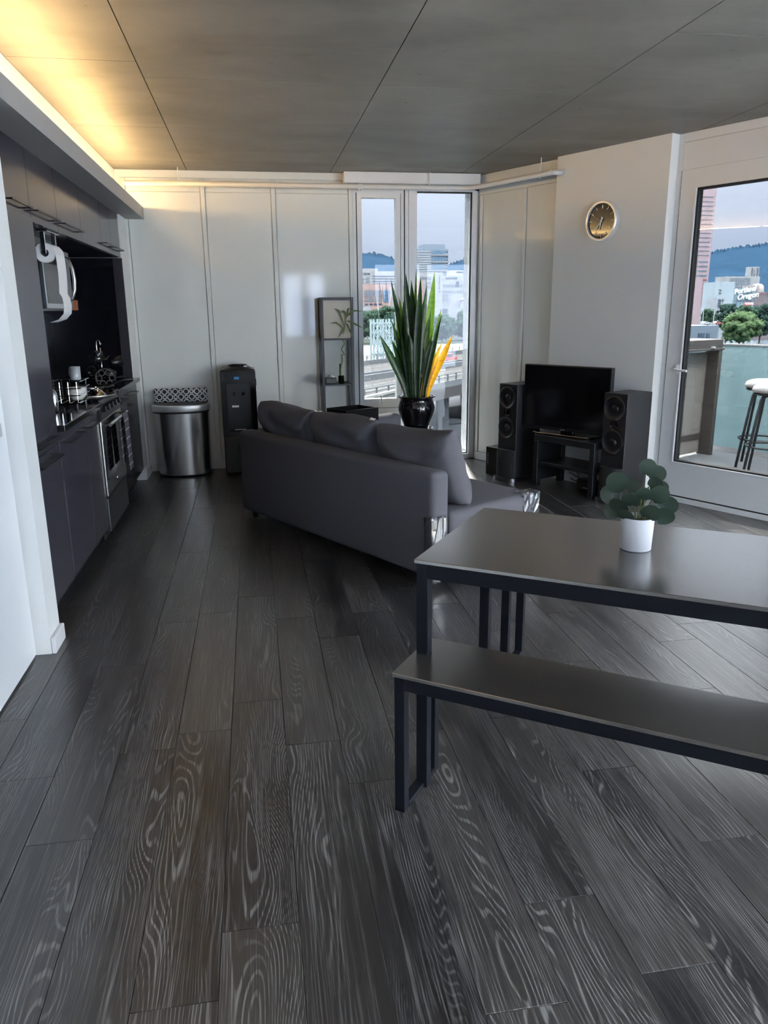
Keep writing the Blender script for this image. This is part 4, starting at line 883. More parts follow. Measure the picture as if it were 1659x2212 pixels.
# ---- small potted plant on the table
tp_ = thing('small_pot', 'small white cylinder pot on the dining table', 'pot', (1.098, 2.035, 0.7502))
obj('pot', lathe([(0, 0), (0.042, 0), (0.0445, 0.003), (0.048, 0.098), (0.0475, 0.1), (0.044, 0.1), (0.042, 0.08), (0, 0.08)], seg=40), WPOT, tp_, True)
obj('soil', lathe([(0.0425, 0.081), (0, 0.084)], seg=24), SOIL, tp_)
ep = thing('small_leafy_plant', 'small plant with round dark green leaves in the white pot on the table', 'plant', (1.098, 2.035, 0.834))
def roundleaf(parent, c, tip, wv, r_):
    bm = NB(); c = Vector(c); d = Vector(tip).normalized(); s = Vector(wv); s = (s-d*s.dot(d)).normalized(); nn = d.cross(s)
    cen = bm.verts.new(c+d*r_*0.9-nn*r_*0.12); rg = []
    for k in range(16):
        a = 2*math.pi*k/16; rr = r_*(1+0.1*math.cos(a))
        if k == 8: rr *= 0.75
        rg.append(bm.verts.new(c+d*r_*0.9+d*rr*math.cos(a)+s*rr*0.98*math.sin(a)+nn*r_*0.1*math.cos(2*a)))
    for k in range(16): bm.faces.new((cen, rg[k], rg[(k+1) % 16]))
    return obj('leaf', bm, GREENL, parent, True)
rl = random.Random(5)
for (dx, dz, r_, dy) in ((-0.052, 0.085, 0.034, -0.01), (-0.078, 0.05, 0.030, 0.0), (-0.05, 0.02, 0.030, -0.03), (-0.07, 0.0, 0.026, 0.02), (-0.022, 0.04, 0.026, -0.035), (0.012, 0.13, 0.026, 0.0), (0.038, 0.115, 0.026, 0.015), (0.03, 0.10, 0.024, -0.015), (0.045, 0.055, 0.032, -0.02), (0.07, 0.035, 0.030, 0.0), (0.066, 0.0, 0.030, -0.02), (0.03, 0.005, 0.030, -0.035), (0.0, 0.03, 0.026, 0.03), (-0.02, 0.07, 0.024, 0.025), (0.06, 0.075, 0.022, 0.03), (-0.03, 0.0, 0.026, -0.04), (0.01, 0.06, 0.024, -0.03)):
    e_ = Vector((dx, dy, dz)); st_ = (dx*0.25, dy*0.25, 0.0)
    # leaves look towards the room: camera side is (-0.47,-0.88)
    rr = Vector((0.88, -0.47, 0))
    p_ = Vector((rr.x*dx-0.0*dy, rr.y*dx, 0))+Vector((-0.47, -0.88, 0))*(-dy)
    b0 = Vector((p_.x*0.25, p_.y*0.25, 0.0)); cpt = Vector((p_.x*0.75, p_.y*0.75, dz+0.01))
    obj('stem', tub([b0, (b0+cpt)/2+Vector((0, 0, 0.012)), cpt], 0.0014, 5), STEMG, ep)
    dirv = Vector((p_.x, p_.y, 0.03+0.3*rl.uniform(-.05, .12)))
    side = Vector((rr.x, rr.y, rl.uniform(-.5, .5))) if abs(dirv.normalized().dot(rr)) < 0.75 else Vector((rl.uniform(-.3, .3), rl.uniform(-.3, .3), 1))
    roundleaf(ep, cpt, dirv, side, r_)

# ---- television, stand, speakers (right wall frame)
def wthing(name, label, cat, lx, ly, z=0.0, group=None): return thing(name, label, cat, wl(lx, ly, z), RZ, group)
ts = wthing('tv_stand', 'low black television stand with an open shelf', 'tv stand', -4.03, 4.93)
SWD = 0.315
obj('top', rb(-SWD, SWD, -0.175, 0.175, 0.385, 0.44, 0.004, 1), BLACKM, ts); obj('shelf', rb(-SWD+0.0505, SWD-0.0505, -0.165, 0.165, 0.185, 0.215, 0.003, 1), BLACKM, ts)
for (a, b2) in ((-SWD, -SWD+0.05), (SWD-0.05, SWD)):
    for (c, d) in ((-0.175, -0.125), (0.125, 0.175)): obj('leg', rb(a, b2, c, d, 0, 0.3848, 0.003, 1), BLACKM, ts)
obj('side_panel', rb(-SWD+0.01, -SWD+0.04, -0.1248, 0.1248, 0.05, 0.384, 0.002, 1), BLACKM, ts)
tvs = wthing('television', 'black flat screen television on the low stand', 'television', -4.115, 4.852, 0.4402); tvs.rotation_euler = (0, 0, RZ+math.radians(7.4))
obj('cabinet', rb(-0.405, 0.405, 0.0, 0.045, 0.035, 0.563, 0.006, 2), BLACKP, tvs)
obj('screen', bx(-0.393, 0.393, -0.002, -0.0003, 0.062, 0.552), MAT('tv_screen_glass', (0.003, 0.003, 0.004), 0.12), tvs)
obj('logo', bx(-0.03, 0.01, -0.003, -0.0008, 0.042, 0.050), MAT('logo_grey', (0.25, 0.25, 0.25), 0.4), tvs)
loft([([(0.28*math.copysign(abs(math.cos(a))**0.35, math.cos(a)), 0.06+0.13*math.copysign(abs(math.sin(a))**0.5, math.sin(a))) for a in [i*math.pi/20 for i in range(40)]], z) for z in (0.0, 0.012)], BLACKG, 'foot', tvs)
obj('foot_trim', tub([(-0.27, -0.01, 0.014), (-0.26, -0.055, 0.014), (-0.22, -0.067, 0.014), (0.22, -0.067, 0.014), (0.26, -0.055, 0.014), (0.275, 0.01, 0.014)], 0.004, 6), CHROME, tvs)
obj('neck', rb(-0.06, 0.06, 0.0455, 0.07, 0.0122, 0.2, 0.004, 1), BLACKP, tvs)
def tower(label, lx, ly):
    t = wthing('tower_speaker', label, 'speaker', lx, ly, 0, 'tower speakers')
    obj('cabinet', rb(-0.105, 0.105, 0.0, 0.30, 0.03, 0.83, 0.004, 2), MAT('black_ash_veneer', (0.012, 0.012, 0.015), 0.5, var=0.25, scale=30, sc=(1, 1, 0.1)), t)
    bm = NB(); pr_ = [(0.105*math.cos(math.pi*i/14), -0.045*math.sin(math.pi*i/14)) for i in range(15)]
    g = loft([(pr_, 0.03), (pr_, 0.27)], MAT('speaker_cloth', (0.014, 0.014, 0.016), 0.9), 'lower_grille', t); g.location.y = -0.0005
    for z in (0.715, 0.46):
        bm = NB(); R_ = [ring(bm, (0, y, z), (0, 1, 0), rr, 36) for (rr, y) in ((0.095, -0.0005), (0.095, -0.012), (0.088, -0.015), (0.080, -0.008), (0.055, 0.0-0.001), (0.03, -0.001))]
        for a, b2 in zip(R_[:-1], R_[1:]): skin(bm, a, b2)
        wv_ = auto(obj('woofer', bm, BLACKP, t), 50)
        obj('dust_cap', lathe([(0.031, 0), (0.025, 0.008), (0, 0.014)], seg=20), BLACKP, wv_, True).matrix_local = Matrix.Translation((0, -0.0015, z))@Matrix.Rotation(math.radians(90), 4, 'X')
    bm = NB(); R_ = [ring(bm, (0, y, 0.59), (0, 1, 0), rr, 24) for (rr, y) in ((0.034, -0.0005), (0.034, -0.008), (0.026, -0.004), (0.012, -0.009))]
    for a, b2 in zip(R_[:-1], R_[1:]): skin(bm, a, b2)
    bm.faces.new(R_[-1]); obj('tweeter', bm, BLACKG, t)
    pl = [(0.125*math.cos(math.pi*i/14), -0.005-0.075*math.sin(math.pi*i/14)) for i in range(15)]+[(-0.125, 0.305), (0.125, 0.305)]
    loft([(pl, 0.0), (pl, 0.029)], STEELD, 'base', t)
    return t
tower('black tower speaker with two woofers right of the television', -3.585, 4.80)
tower('black tower speaker with two woofers left of the television', -4.64, 4.74)
sbw = wthing('subwoofer', 'small black subwoofer box left of the left tower speaker', 'subwoofer', -4.86, 4.79)
obj('cabinet', rb(-0.085, 0.085, 0.0, 0.22, 0.0, 0.25, 0.005, 2), BLACKP, sbw)
for k in range(5): obj('button', bx(-0.062, -0.05, -0.003, -0.0002, 0.10+k*0.022, 0.110+k*0.022), ALU, sbw)
mr = wthing('cable_modem', 'small black router on the floor under the television stand', 'router', -3.93, 4.98)
obj('case', rb(-0.09, 0.09, -0.05, 0.05, 0.0, 0.09, 0.012, 2), BLACKP, mr); obj('lettering', bx(-0.02, 0.03, -0.052, -0.0503, 0.02, 0.028), MC['logo_grey'], mr)
cbx = thing('cables', 'tangle of thin black cables hanging behind the television stand', 'cables', wl(-4.02, 4.95), RZ)
for (x0, x1, h, sg) in ((0.1, 0.13, 0.36, 0.05), (0.05, 0.12, 0.34, -0.04), (0.2, 0.16, 0.35, 0.03), (-0.2, 0.0, 0.13, 0.1), (-0.15, -0.05, 0.14, -0.07), (0.22, 0.1, 0.12, 0.05)):
    obj('cable', tub([(x0, 0.15, h), (x0+sg, 0.15, h*0.6), ((x0+x1)/2-sg, 0.145, h*0.25), (x1, 0.13, 0.006)], 0.004, 6), BLACKP, cbx, True)

# ---- balcony
BZ = -0.06
dk_ = thing('trim_3', 'grey balcony deck outside the door', 'deck', (0, 0, 0), RZ, kind='structure')
obj('deck_slab', bx(-4.9, 5.0, LDW+0.221, 7.85, BZ-0.2, BZ), MAT('balcony_concrete', (0.11, 0.115, 0.12), 0.7, var=0.1, scale=4), dk_)
rl_ = thing('balcony_railing', 'frosted pale green glass railing of the balcony', 'railing', (0, 0, 0), RZ)
for k in range(6): obj('glass_panel', bx(-4.74+k*1.57, -4.74+k*1.57+1.54, 7.72, 7.732, BZ+0.06, 1.06), BALG, rl_)
obj('top_rail', bx(-4.75, 4.7, 7.71, 7.742, 1.0605, 1.075), ALU, rl_)
obj('bottom_rail', bx(-4.75, 4.7, 7.705, 7.75, BZ, BZ+0.0595), ALU, rl_)
PB = MAT('bronze_post', (0.05, 0.042, 0.038), 0.5, var=0.08)
gp = thing('balcony_end_screen', 'bronze framed glass end screen of the balcony with a wide cap', 'screen', (0, 0, 0), RZ)
SX = -4.46
obj('post', rb(SX-0.03, SX+0.12, 7.44, 7.50, BZ, 1.02, 0.003, 1), PB, gp)
obj('panel', bx(SX-0.02, SX-0.008, 5.60, 7.4395, BZ+0.02, 1.0), GLASS('smoked_panel', (0.30, 0.29, 0.275), 0.1, 1.5, 0.75), gp)
obj('rail', rb(SX-0.03, SX+0.0, 5.60, 7.4395, 0.10, 0.16, 0.003, 1), PB, gp)
obj('cap', rb(SX-0.22, SX+0.13, 5.60, 7.52, 1.0205, 1.045, 0.004, 1), PB, gp); obj('planter_box', rb(SX-0.22, SX+0.12, 5.62, 7.50, 1.0455, 1.13, 0.004, 1), PB, gp)
obj('bolt', cyl((SX+0.125, 7.3, 1.0455), (SX+0.125, 7.3, 1.062), 0.028, 16), ALU, gp)
SEATF = MAT('pale_stool_seat', (0.24, 0.23, 0.225), 0.7, var=0.05)
for i, (u_, ly_) in enumerate(((-3.47, 6.93), (-3.735, 7.28))):
    s_ = wthing('bar_stool', ('round pale topped bar stool on the balcony, nearer the door', 'round pale topped bar stool on the balcony, nearer the glass railing')[i], 'bar stool', u_, ly_, BZ, 'balcony bar stools')
    obj('seat', lathe([(0, 0.75), (0.15, 0.75), (0.185, 0.765), (0.19, 0.785), (0.175, 0.815), (0.12, 0.835), (0, 0.84)], seg=32), SEATF, s_, True)
    obj('seat_plate', lathe([(0, 0.735), (0.165, 0.735), (0.18, 0.7495), (0, 0.7495)], seg=32), BLACKM, s_)
    for k in range(4):
        a = math.pi/4+k*math.pi/2+0.35; c, s = math.cos(a), math.sin(a)
        obj('leg', tub([(0.07*c, 0.07*s, 0.728), (0.115*c, 0.115*s, 0.72), (0.135*c, 0.135*s, 0.69), (0.24*c, 0.24*s, 0.0)], 0.0125, 8), BLACKM, s_, True)
    for rr, z in ((0.195, 0.27),): obj('foot_ring', tub([(rr*math.cos(q*math.pi/16), rr*math.sin(q*math.pi/16), z) for q in range(33)], 0.01, 8), BLACKM, s_, True)

# ------------------------------------------------------------------ the city outside
GZ = -22.0
gr = obj('ground', bx(-1500, 3500, 20, 4200, GZ-1, GZ), MAT('city_ground', (0.045, 0.055, 0.045), 0.9, spec=0.0, var=0.2, scale=0.05)); tag(gr, 'wide ground of the city far below the windows', 'ground', kind='structure')
wt = obj('river', bx(-900, 2200, 215, 520, GZ+0.02, GZ+0.3), MAT('river_water', (0.06, 0.09, 0.11), 0.3, var=0.2, scale=0.05)); tag(wt, 'grey river between the freeway and the city', 'river', kind='structure')
unit = bpy.data.meshes.new('window_unit'); bm = NB(); box(bm, -0.5, 0.5, -0.5, 0.5, -0.5, 0.5); bm.to_mesh(unit); bm.free()
def wmesh(mat, cache={}):
    if mat.name not in cache:
        me = unit.copy(); me.materials.append(mat); cache[mat.name] = me
    return cache[mat.name]
WD = MAT('far_window_dark', (0.05, 0.07, 0.10), 0.2); WB = MAT('far_window_blue', (0.10, 0.17, 0.25), 0.15); WG = MAT('far_window_grey', (0.13, 0.17, 0.21), 0.3); WRED = MAT('far_window_red', (0.22, 0.10, 0.11), 0.3)
PALE = MAT('pale_facade', (0.30, 0.31, 0.33), 0.8, spec=0.0, var=0.04, scale=0.1); PINK = MAT('pink_facade', (0.36, 0.25, 0.23), 0.8, spec=0.0, var=0.04, scale=0.1); PINKT = MAT('rose_tower_facade', (0.34, 0.255, 0.275), 0.35, var=0.04, scale=0.1); GREYF = MAT('grey_facade', (0.17, 0.21, 0.26), 0.6, var=0.05, scale=0.1); LAV = MAT('lavender_facade', (0.27, 0.28, 0.35), 0.8)
def bldg(label, u0, u1, v0, v1, D, depth, mat, wins=(), name='building', vb=None):
    """facade spans pixels u0..u1, roof at v0; wins: (uc0,uc1,cols,vr0,vr1,rows,fill_w,fill_h,mat)"""
    a = ony(u0, v0, D); c = ony(u1, v0, D); t = thing(name, label, 'building', ((a.x+c.x)/2, D, GZ)); ox = (a.x+c.x)/2
    obj('body', bx(a.x-ox, c.x-ox, 0, depth, 0, a.z-GZ), mat, t)
    for (p0, p1, n, q0, q1, m, fw, fh, wm) in wins:
        x0 = ony(p0, v0, D).x-ox; x1 = ony(p1, v0, D).x-ox; z1 = ony(p0, q0, D).z-GZ; z0 = ony(p0, q1, D).z-GZ
        for i in range(n):
            for j in range(m):
                dx = (x1-x0)/n; dz = (z1-z0)/m
                inst(wmesh(wm), 'window', t, (x0+dx*(i+0.5), -0.1, z0+dz*(j+0.5)), None, (dx*fw, 0.5, dz*fh))
    return t
bldg('white office block with a window row, top left in the narrow window', 768, 816, 580, 0, 815, 20, PALE, [(778, 806, 4, 589, 594, 1, .7, .8, WD), (776, 812, 3, 598, 612, 2, .6, .6, WG)])
bldg('white car park like block with dark horizontal bands behind the pink building', 810, 870, 586, 0, 770, 30, PALE, [(803, 866, 1, 594, 616, 4, .95, .35, WD)])
bldg('pink office building with two tall window rows in the narrow window', 765, 845, 614, 0, 700, 30, PINK, [(786, 826, 7, 626, 643, 1, .72, .9, WG), (786, 826, 7, 645, 652, 1, .72, .9, WG), (828, 841, 3, 626, 653, 5, .9, .9, WB), (786, 826, 4, 655, 660, 1, .7, .7, WD)])
bldg('small white building at the foot of the pink office building', 768, 801, 661, 0, 640, 20, PALE, [(778, 798, 6, 672, 682, 1, .5, .9, WD)])
t_ = bldg('glassy high rise tower with curved bands in the tall window', 901, 968, 538, 0, 900, 30, GREYF, [(902, 931, 1, 541, 588, 9, 1, .45, PALE), (933, 961, 4, 540, 550, 1, .92, .9, WB), (933, 961, 4, 553, 565, 1, .92, .9, WB), (933, 961, 4, 568, 584, 1, .92, .9, WB), (962, 968, 1, 541, 588, 8, 1, .4, WD)])
a = ony(914, 527, 900); c = ony(963, 527, 900); z0 = ony(914, 538, 900).z
o = obj('penthouse', bx(a.x-t_.location.x, c.x-t_.location.x, 3, 26, z0-GZ+0.01, a.z-GZ), GREYF, t_)
for v in (551, 566, 585):
    z = ony(930, v, 900).z-GZ; obj('band', bx(ony(931, v, 900).x-t_.location.x, ony(970, v, 900).x-t_.location.x, -1.2, -0.36, z-0.6, z+0.6), PALE, t_)
bldg('tall white building with tiny windows behind the snake plant', 904, 956, 588, 0, 700, 25, PALE, [(910, 918, 3, 598, 604, 1, .4, .8, WD), (919, 931, 3, 597, 625, 3, .4, .5, WD), (947, 951, 1, 597, 632, 6, .5, .4, WD)])
bldg('broad white building with window rows, right side of the tall window', 955, 1030, 596, 0, 730, 30, PALE, [(962, 988, 5, 599, 603, 1, .7, .8, WD), (956, 1018, 10, 612, 622, 1, .5, .6, WG), (956, 1018, 10, 626, 650, 3, .45, .5, WG), (985, 992, 2, 608, 619, 1, .6, 1, WD)])
bldg('white rooftop block above the broad white building', 972, 1001, 584, 0, 760, 14, PALE, [(986, 1000, 1, 586, 590, 1, 1, .7, WD)])
bldg('narrow pink building behind the snake plant leaves', 900, 915, 606, 0, 690, 8, PINK)
bldg('small lavender building low in the tall window', 978, 1000, 636, 0, 640, 12, LAV)
hs = bldg('white house with a pitched roof low in the tall window', 998, 1026, 648, 0, 630, 7, PALE, [(1003, 1022, 4, 652, 657, 1, .5, .6, WD)])
a = ony(996, 648, 630); c = ony(1028, 648, 630); h_ = ony(1010, 640, 630).z
bm = prism([(a.x-hs.location.x, a.z-GZ+0.01), (c.x-hs.location.x, a.z-GZ+0.01), ((a.x+c.x)/2-hs.location.x, h_-GZ)], -0.5, 7.5)
for v in bm.verts: v.co = Vector((v.co.x, v.co.z, v.co.y))
obj('roof', bm, PALE, hs)
bldg('low white colonnaded building before the trees in the tall window', 949, 1030, 662, 0, 600, 12, PALE, [(955, 968, 4, 667, 676, 1, .45, 1, WD), (1000, 1024, 5, 667, 676, 1, .45, 1, WD)])
# seen through the balcony door
tk = bldg('very tall rose coloured tower seen through the balcony door', 1500, 1556, 330, 0, 620, 28, PINKT, [(1506, 1517, 1, 600, 662, 7, .9, .32, WRED), (1543, 1553, 1, 600, 662, 7, .9, .32, WRED), (1519, 1523, 1, 605, 662, 6, .7, .25, WD), (1510, 1552, 2, 560, 600, 4, .85, .3, WG), (1510, 1552, 2, 420, 556, 14, .96, .12, WG)])
a = ony(1556, 330, 620); c = ony(1565, 330, 620)
bm = NB(); pts = [(a.x-tk.location.x+0.01, 0.0), (c.x-tk.location.x, 9.0), (c.x-tk.location.x, 28.0), (a.x-tk.location.x+0.01, 28.0)]
obj('angled_side', prism(pts, 0, a.z-GZ), MAT('rose_tower_side', (0.36, 0.33, 0.35), 0.4), tk)
for j in range(26):
    z = ony(1560, 500+j*6.4, 622).z-GZ; o = inst(wmesh(WD), 'side_window', tk, ((pts[0][0]+pts[1][0])/2, 4.3, z), (0, 0, math.atan2(9.0, pts[1][0]-pts[0][0])), (6.5, 0.4, 1.1))
bldg('pale blank walled building beside the rose tower', 1552, 1588, 609, 0, 560, 20, MAT('pale_blue_facade', (0.30, 0.36, 0.40), 0.8), [(1555, 1560, 1, 624, 636, 2, .7, .5, WD)])
bldg('small white building with black windows at the foot of the pale building', 1548, 1566, 643, 0, 500, 12, PALE, [(1552, 1558, 1, 646, 664, 3, .9, .7, WD), (1560, 1563, 1, 646, 652, 1, .8, .9, WD)])
bldg('long white apartment block with a grid of windows through the door', 1568, 1628, 597, 0, 800, 20, PALE, [(1578, 1622, 11, 600, 622, 5, .6, .55, WG)])
tw_ = bldg('white block carrying twin slabs seen through the door', 1623, 1642, 597, 0, 850, 12, PALE)
for (p0, p1) in ((1624, 1630), (1635, 1642)):
    a = ony(p0, 576, 850); c = ony(p1, 576, 850); zz = ony(p0, 597, 850).z
    k_ = obj('slab', bx(a.x-tw_.location.x, c.x-tw_.location.x, 1, 11, zz-GZ+0.01, a.z-GZ), PALE, tw_)
    for j in range(8): inst(wmesh(WD), 'window', tw_, ((a.x+c.x)/2-tw_.location.x, 0.9, zz-GZ+0.8+j*1.2), None, ((c.x-a.x)*0.5, 0.4, 0.5))
bldg('beige round topped building with a column of small windows', 1626, 1641, 616, 0, 520, 12, MAT('beige_facade', (0.33, 0.29, 0.27), 0.8), [(1635, 1637, 1, 624, 652, 6, .9, .4, WD)])
a = ony(1646, 618, 535)
dm = thing('domed_tank', 'pale rounded rooftop tank right of the lettered sign', 'tank', (a.x, 540, GZ)); obj('tank', lathe([(4.5, 0), (4.5, a.z-GZ-3), (4.2, a.z-GZ), (2.5, a.z-GZ+1.6), (0, a.z-GZ+2)], seg=20), MC['beige_facade'], dm, True)
bldg('dark brick building at the right edge of the door view', 1641, 1690, 631, 0, 500, 12, MAT('dark_brick_facade', (0.16, 0.13, 0.14), 0.8), [(1642, 1680, 8, 633, 636, 1, .6, .7, WRED)])
# rooftop sign with script letters
SD_ = 440
sg = thing('rooftop_sign', 'white script letter sign reading Portland Oregon on a steel frame', 'sign', ony(1610, 665, SD_))
def text(body, size, u_, v_, D, mat, parent, nm, shear=0.0, rot=0.0, ext=0.15):
    cu = bpy.data.curves.new(nm, 'FONT'); cu.body = body; cu.size = size; cu.shear = shear; cu.extrude = ext; cu.align_x = 'LEFT'; cu.offset = size*0.018
    tmp = bpy.data.objects.new('tmp', cu); COL.objects.link(tmp); bpy.context.view_layer.update()
    me = bpy.data.meshes.new_from_object(tmp.evaluated_get(bpy.context.evaluated_depsgraph_get())); bpy.data.objects.remove(tmp); me.materials.clear(); me.materials.append(mat)
    o = bpy.data.objects.new(nm, me); link(o, parent); o.location = ony(u_, v_, D)-(parent.location if parent else Vector()); o.rotation_euler = (math.pi/2, -rot, 0); return o
NEON = MAT('sign_white', (0.90, 0.95, 0.93), 0.4)
k = 1716/SD_
text('Portland', 13/k*1.25, 1586, 636, SD_, NEON, sg, 'lettering', 0.25, 0.16); text('Oregon', 14/k*1.25, 1592, 648, SD_, NEON, sg, 'lettering', 0.25, 0.14)
p0 = sg.location; zt = ony(1610, 618, SD_).z-p0.z; xl = ony(1588, 640, SD_).x-p0.x; xr = ony(1632, 640, SD_).x-p0.x
bm = NB()
for i in range(7): x = xl+(xr-xl)*i/6; tube(bm, [(x, 0.8, GZ-p0.z), (x, 0.8, zt)], 0.12, 5)
for z in (0.0, zt*0.33, zt*0.66, zt): tube(bm, [(xl, 0.8, z), (xr, 0.8, z)], 0.12, 5)
obj('steel_frame', bm, MAT('sign_steel', (0.12, 0.16, 0.19), 0.6), sg)
obj('backing', bx(xl, xr, 1.2, 1.5, 0, zt*0.9), MAT('sign_backing', (0.22, 0.30, 0.34), 0.7), sg)
rs_ = thing('red_sign', 'small red TOWN sign below the script letters', 'sign', ony(1617, 660, 430)); obj('post', bx(-0.3, 0.3, 0.51, 1.0, GZ-rs_.location.z, 1.0), WD, rs_); obj('board', bx(-2.6, 2.6, 0.2, 0.5, -0.2, 1.9), MAT('sign_red', (0.65, 0.05, 0.06), 0.5), rs_)
text('TOWN', 1.7, 1608.5, 658.5, 430, NEON, rs_, 'lettering', 0, 0, 0.05)
# forested hills
rh = random.Random(3)
def ridge(u):
    for (a, va), (c, vc) in zip(RP[:-1], RP[1:]):
        if a <= u <= c: return va+(vc-va)*(u-a)/(c-a)
    return 560
RP = [(-800, 600), (500, 575), (760, 548), (800, 545), (840, 552), (870, 565), (970, 572), (1000, 560), (1030, 545), (1100, 540), (1300, 552), (1500, 550), (1560, 540), (1580, 534), (1600, 532), (1640, 528), (1700, 520), (1900, 540), (2600, 580)]
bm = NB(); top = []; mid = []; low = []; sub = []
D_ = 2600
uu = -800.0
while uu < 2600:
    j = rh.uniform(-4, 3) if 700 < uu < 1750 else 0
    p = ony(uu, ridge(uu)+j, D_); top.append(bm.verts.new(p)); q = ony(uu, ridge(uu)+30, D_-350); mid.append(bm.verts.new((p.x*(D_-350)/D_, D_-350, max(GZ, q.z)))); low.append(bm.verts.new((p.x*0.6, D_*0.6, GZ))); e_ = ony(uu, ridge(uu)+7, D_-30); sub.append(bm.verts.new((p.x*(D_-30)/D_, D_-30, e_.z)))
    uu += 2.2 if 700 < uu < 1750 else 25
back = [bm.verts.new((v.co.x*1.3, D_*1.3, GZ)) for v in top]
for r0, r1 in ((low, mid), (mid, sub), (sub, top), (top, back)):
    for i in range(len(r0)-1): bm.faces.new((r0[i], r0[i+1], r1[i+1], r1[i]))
hl = obj('hills', bm, MAT('hazy_forest_hill', (0.016, 0.036, 0.062), 0.95, spec=0.0, var=0.35, scale=0.015)); tag(hl, 'forested hills along the horizon behind the city', 'hills', kind='structure')  # blue haze of distance is put into the base colour
# trees
FOL = [MAT('riverside_foliage', (0.05, 0.088, 0.058), 0.8, spec=0.0, var=0.5, scale=0.35, trl=0.2), MAT('bright_foliage', (0.095, 0.145, 0.07), 0.8, spec=0.0, var=0.4, scale=0.35, trl=0.2), MAT('deep_foliage', (0.035, 0.062, 0.052), 0.8, spec=0.0, var=0.5, scale=0.35, trl=0.2)]
BARK = MAT('bark', (0.06, 0.05, 0.04), 0.9)
def tree(label, uc, vt, vb, wpx, D, fm, n=26, name='tree'):
    c = ony(uc, (vt+vb)/2, D); top_ = ony(uc, vt, D).z; bot = max(GZ, ony(uc, vb, D).z); rx = wpx/2/1716*D
    t = thing(name, label, 'tree', (c.x, D, GZ), group='trees on the river bank'); bm = NB(); rt = random.Random(int(uc*7+vt)); H_ = top_-bot; zc = (top_+bot)/2-GZ
    for k_ in range(n*3):
        a = rt.uniform(0, 6.28); q = rt.uniform(0.1, 0.88); zz = rt.uniform(-0.8, 0.8); f = math.sqrt(max(0.05, 1-zz*zz))
        r_ = rt.uniform(0.10, 0.24)*min(rx, H_/2)
        res = bmesh.ops.create_icosphere(bm, subdivisions=2, radius=r_, matrix=Matrix.Translation((rx*q*f*math.cos(a), rx*q*f*math.sin(a), zc+zz*(H_/2-r_))))
        for v in res['verts']: v.co += Vector((rt.uniform(-1, 1), rt.uniform(-1, 1), rt.uniform(-1, 1)))*r_*0.22
    lv = [(v.co.copy(), v.normal.copy()) for v in bm.verts]; sz = min(rx, H_/2)*0.055
    for _ in range(n*70):
        c_, _n = lv[rt.randrange(len(lv))]; d1_ = Vector((rt.gauss(0, 1), rt.gauss(0, 1), rt.gauss(0, 1))).normalized(); d2_ = d1_.orthogonal().normalized()
        c_ = c_+Vector((rt.gauss(0, 1), rt.gauss(0, 1), rt.gauss(0, 1)))*sz*0.9
        bm.faces.new([bm.verts.new(c_+d1_*sz), bm.verts.new(c_+d2_*sz), bm.verts.new(c_-d1_*sz), bm.verts.new(c_-d2_*sz)])
    obj('crown', bm, FOL[fm], t); obj('trunk', cyl((0, 0, 0), (0, 0, max(1.0, zc)), 0.5, 8), BARK, t)
tree('broad green tree at the left edge of the narrow window', 800, 665, 735, 62, 560, 0, 40)
tree('green tree in front of the pink office building', 832, 655, 720, 50, 575, 0, 30)
tree('green tree behind the steel bridge tower', 850, 672, 738, 55, 550, 2, 30)
tree('tree half hidden behind the snake plant', 905, 672, 745, 60, 528, 0, 30)
tree('round green tree left in the tall window', 955, 672, 748, 60, 553, 0, 36)
tree('large green tree right in the tall window', 1005, 664, 748, 74, 580, 0, 44)
tree('big bright green tree in the middle of the door view', 1600, 666, 745, 96, 330, 1, 60)
tree('dark tree behind the bright tree, left of it', 1572, 650, 720, 60, 420, 2, 34)
tree('dark tree behind the bright tree, right of it', 1645, 648, 735, 62, 455, 2, 40)
tree('dark tree under the red sign', 1612, 655, 700, 60, 405, 0, 30)
tree('small green tree by the dark ramp', 1530, 664, 700, 44, 410, 0, 28)
# freeway
RZ_ = -10.0
NL, NR, FL_, FR_ = onz(778, 878, RZ_), onz(1015, 826, RZ_), onz(778, 789, RZ_), onz(1015, 761, RZ_)
def ext(a, c, k0, k1): d = (c-a); return a+d*k0, a+d*k1
n0, n1 = ext(NL, NR, -2.5, 2.5); f0, f1 = ext(FL_, FR_, -2, 2.2)
fw = thing('freeway', 'wide pale concrete freeway crossing below the windows', 'freeway', (n0.x, n0.y, GZ))
O = Vector((n0.x, n0.y, 0))
def slab(name, ps, z0, z1, mat): return obj(name, prism([(p.x-O.x, p.y-O.y) for p in ps], z0-GZ, z1-GZ), mat, fw)
ROADM = MAT('pale_road', (0.075, 0.074, 0.074), 0.85, spec=0.0, var=0.1, scale=0.3); PARA = MAT('freeway_parapet', (0.15, 0.16, 0.17), 0.8, spec=0.0, var=0.05, scale=0.3)
slab('deck', [n0, n1, f1, f0], RZ_-1.6, RZ_, ROADM)
def along(k, s): return (n0*(1-k)+f0*k)*(1-s)+(n1*(1-k)+f1*k)*s
for k_ in (0.0, 0.46, 0.54, 0.985): slab('parapet', [along(k_, 0), along(k_, 1), along(k_+0.012, 1), along(k_+0.012, 0)], RZ_, RZ_+0.9, PARA)
for k_ in (0.12, 0.23, 0.34, 0.65, 0.76, 0.87): slab('lane_line', [along(k_, 0), along(k_, 1), along(k_+0.004, 1), along(k_+0.004, 0)], RZ_+0.001, RZ_+0.01, MAT('lane_paint', (0.13, 0.13, 0.13), 0.7))
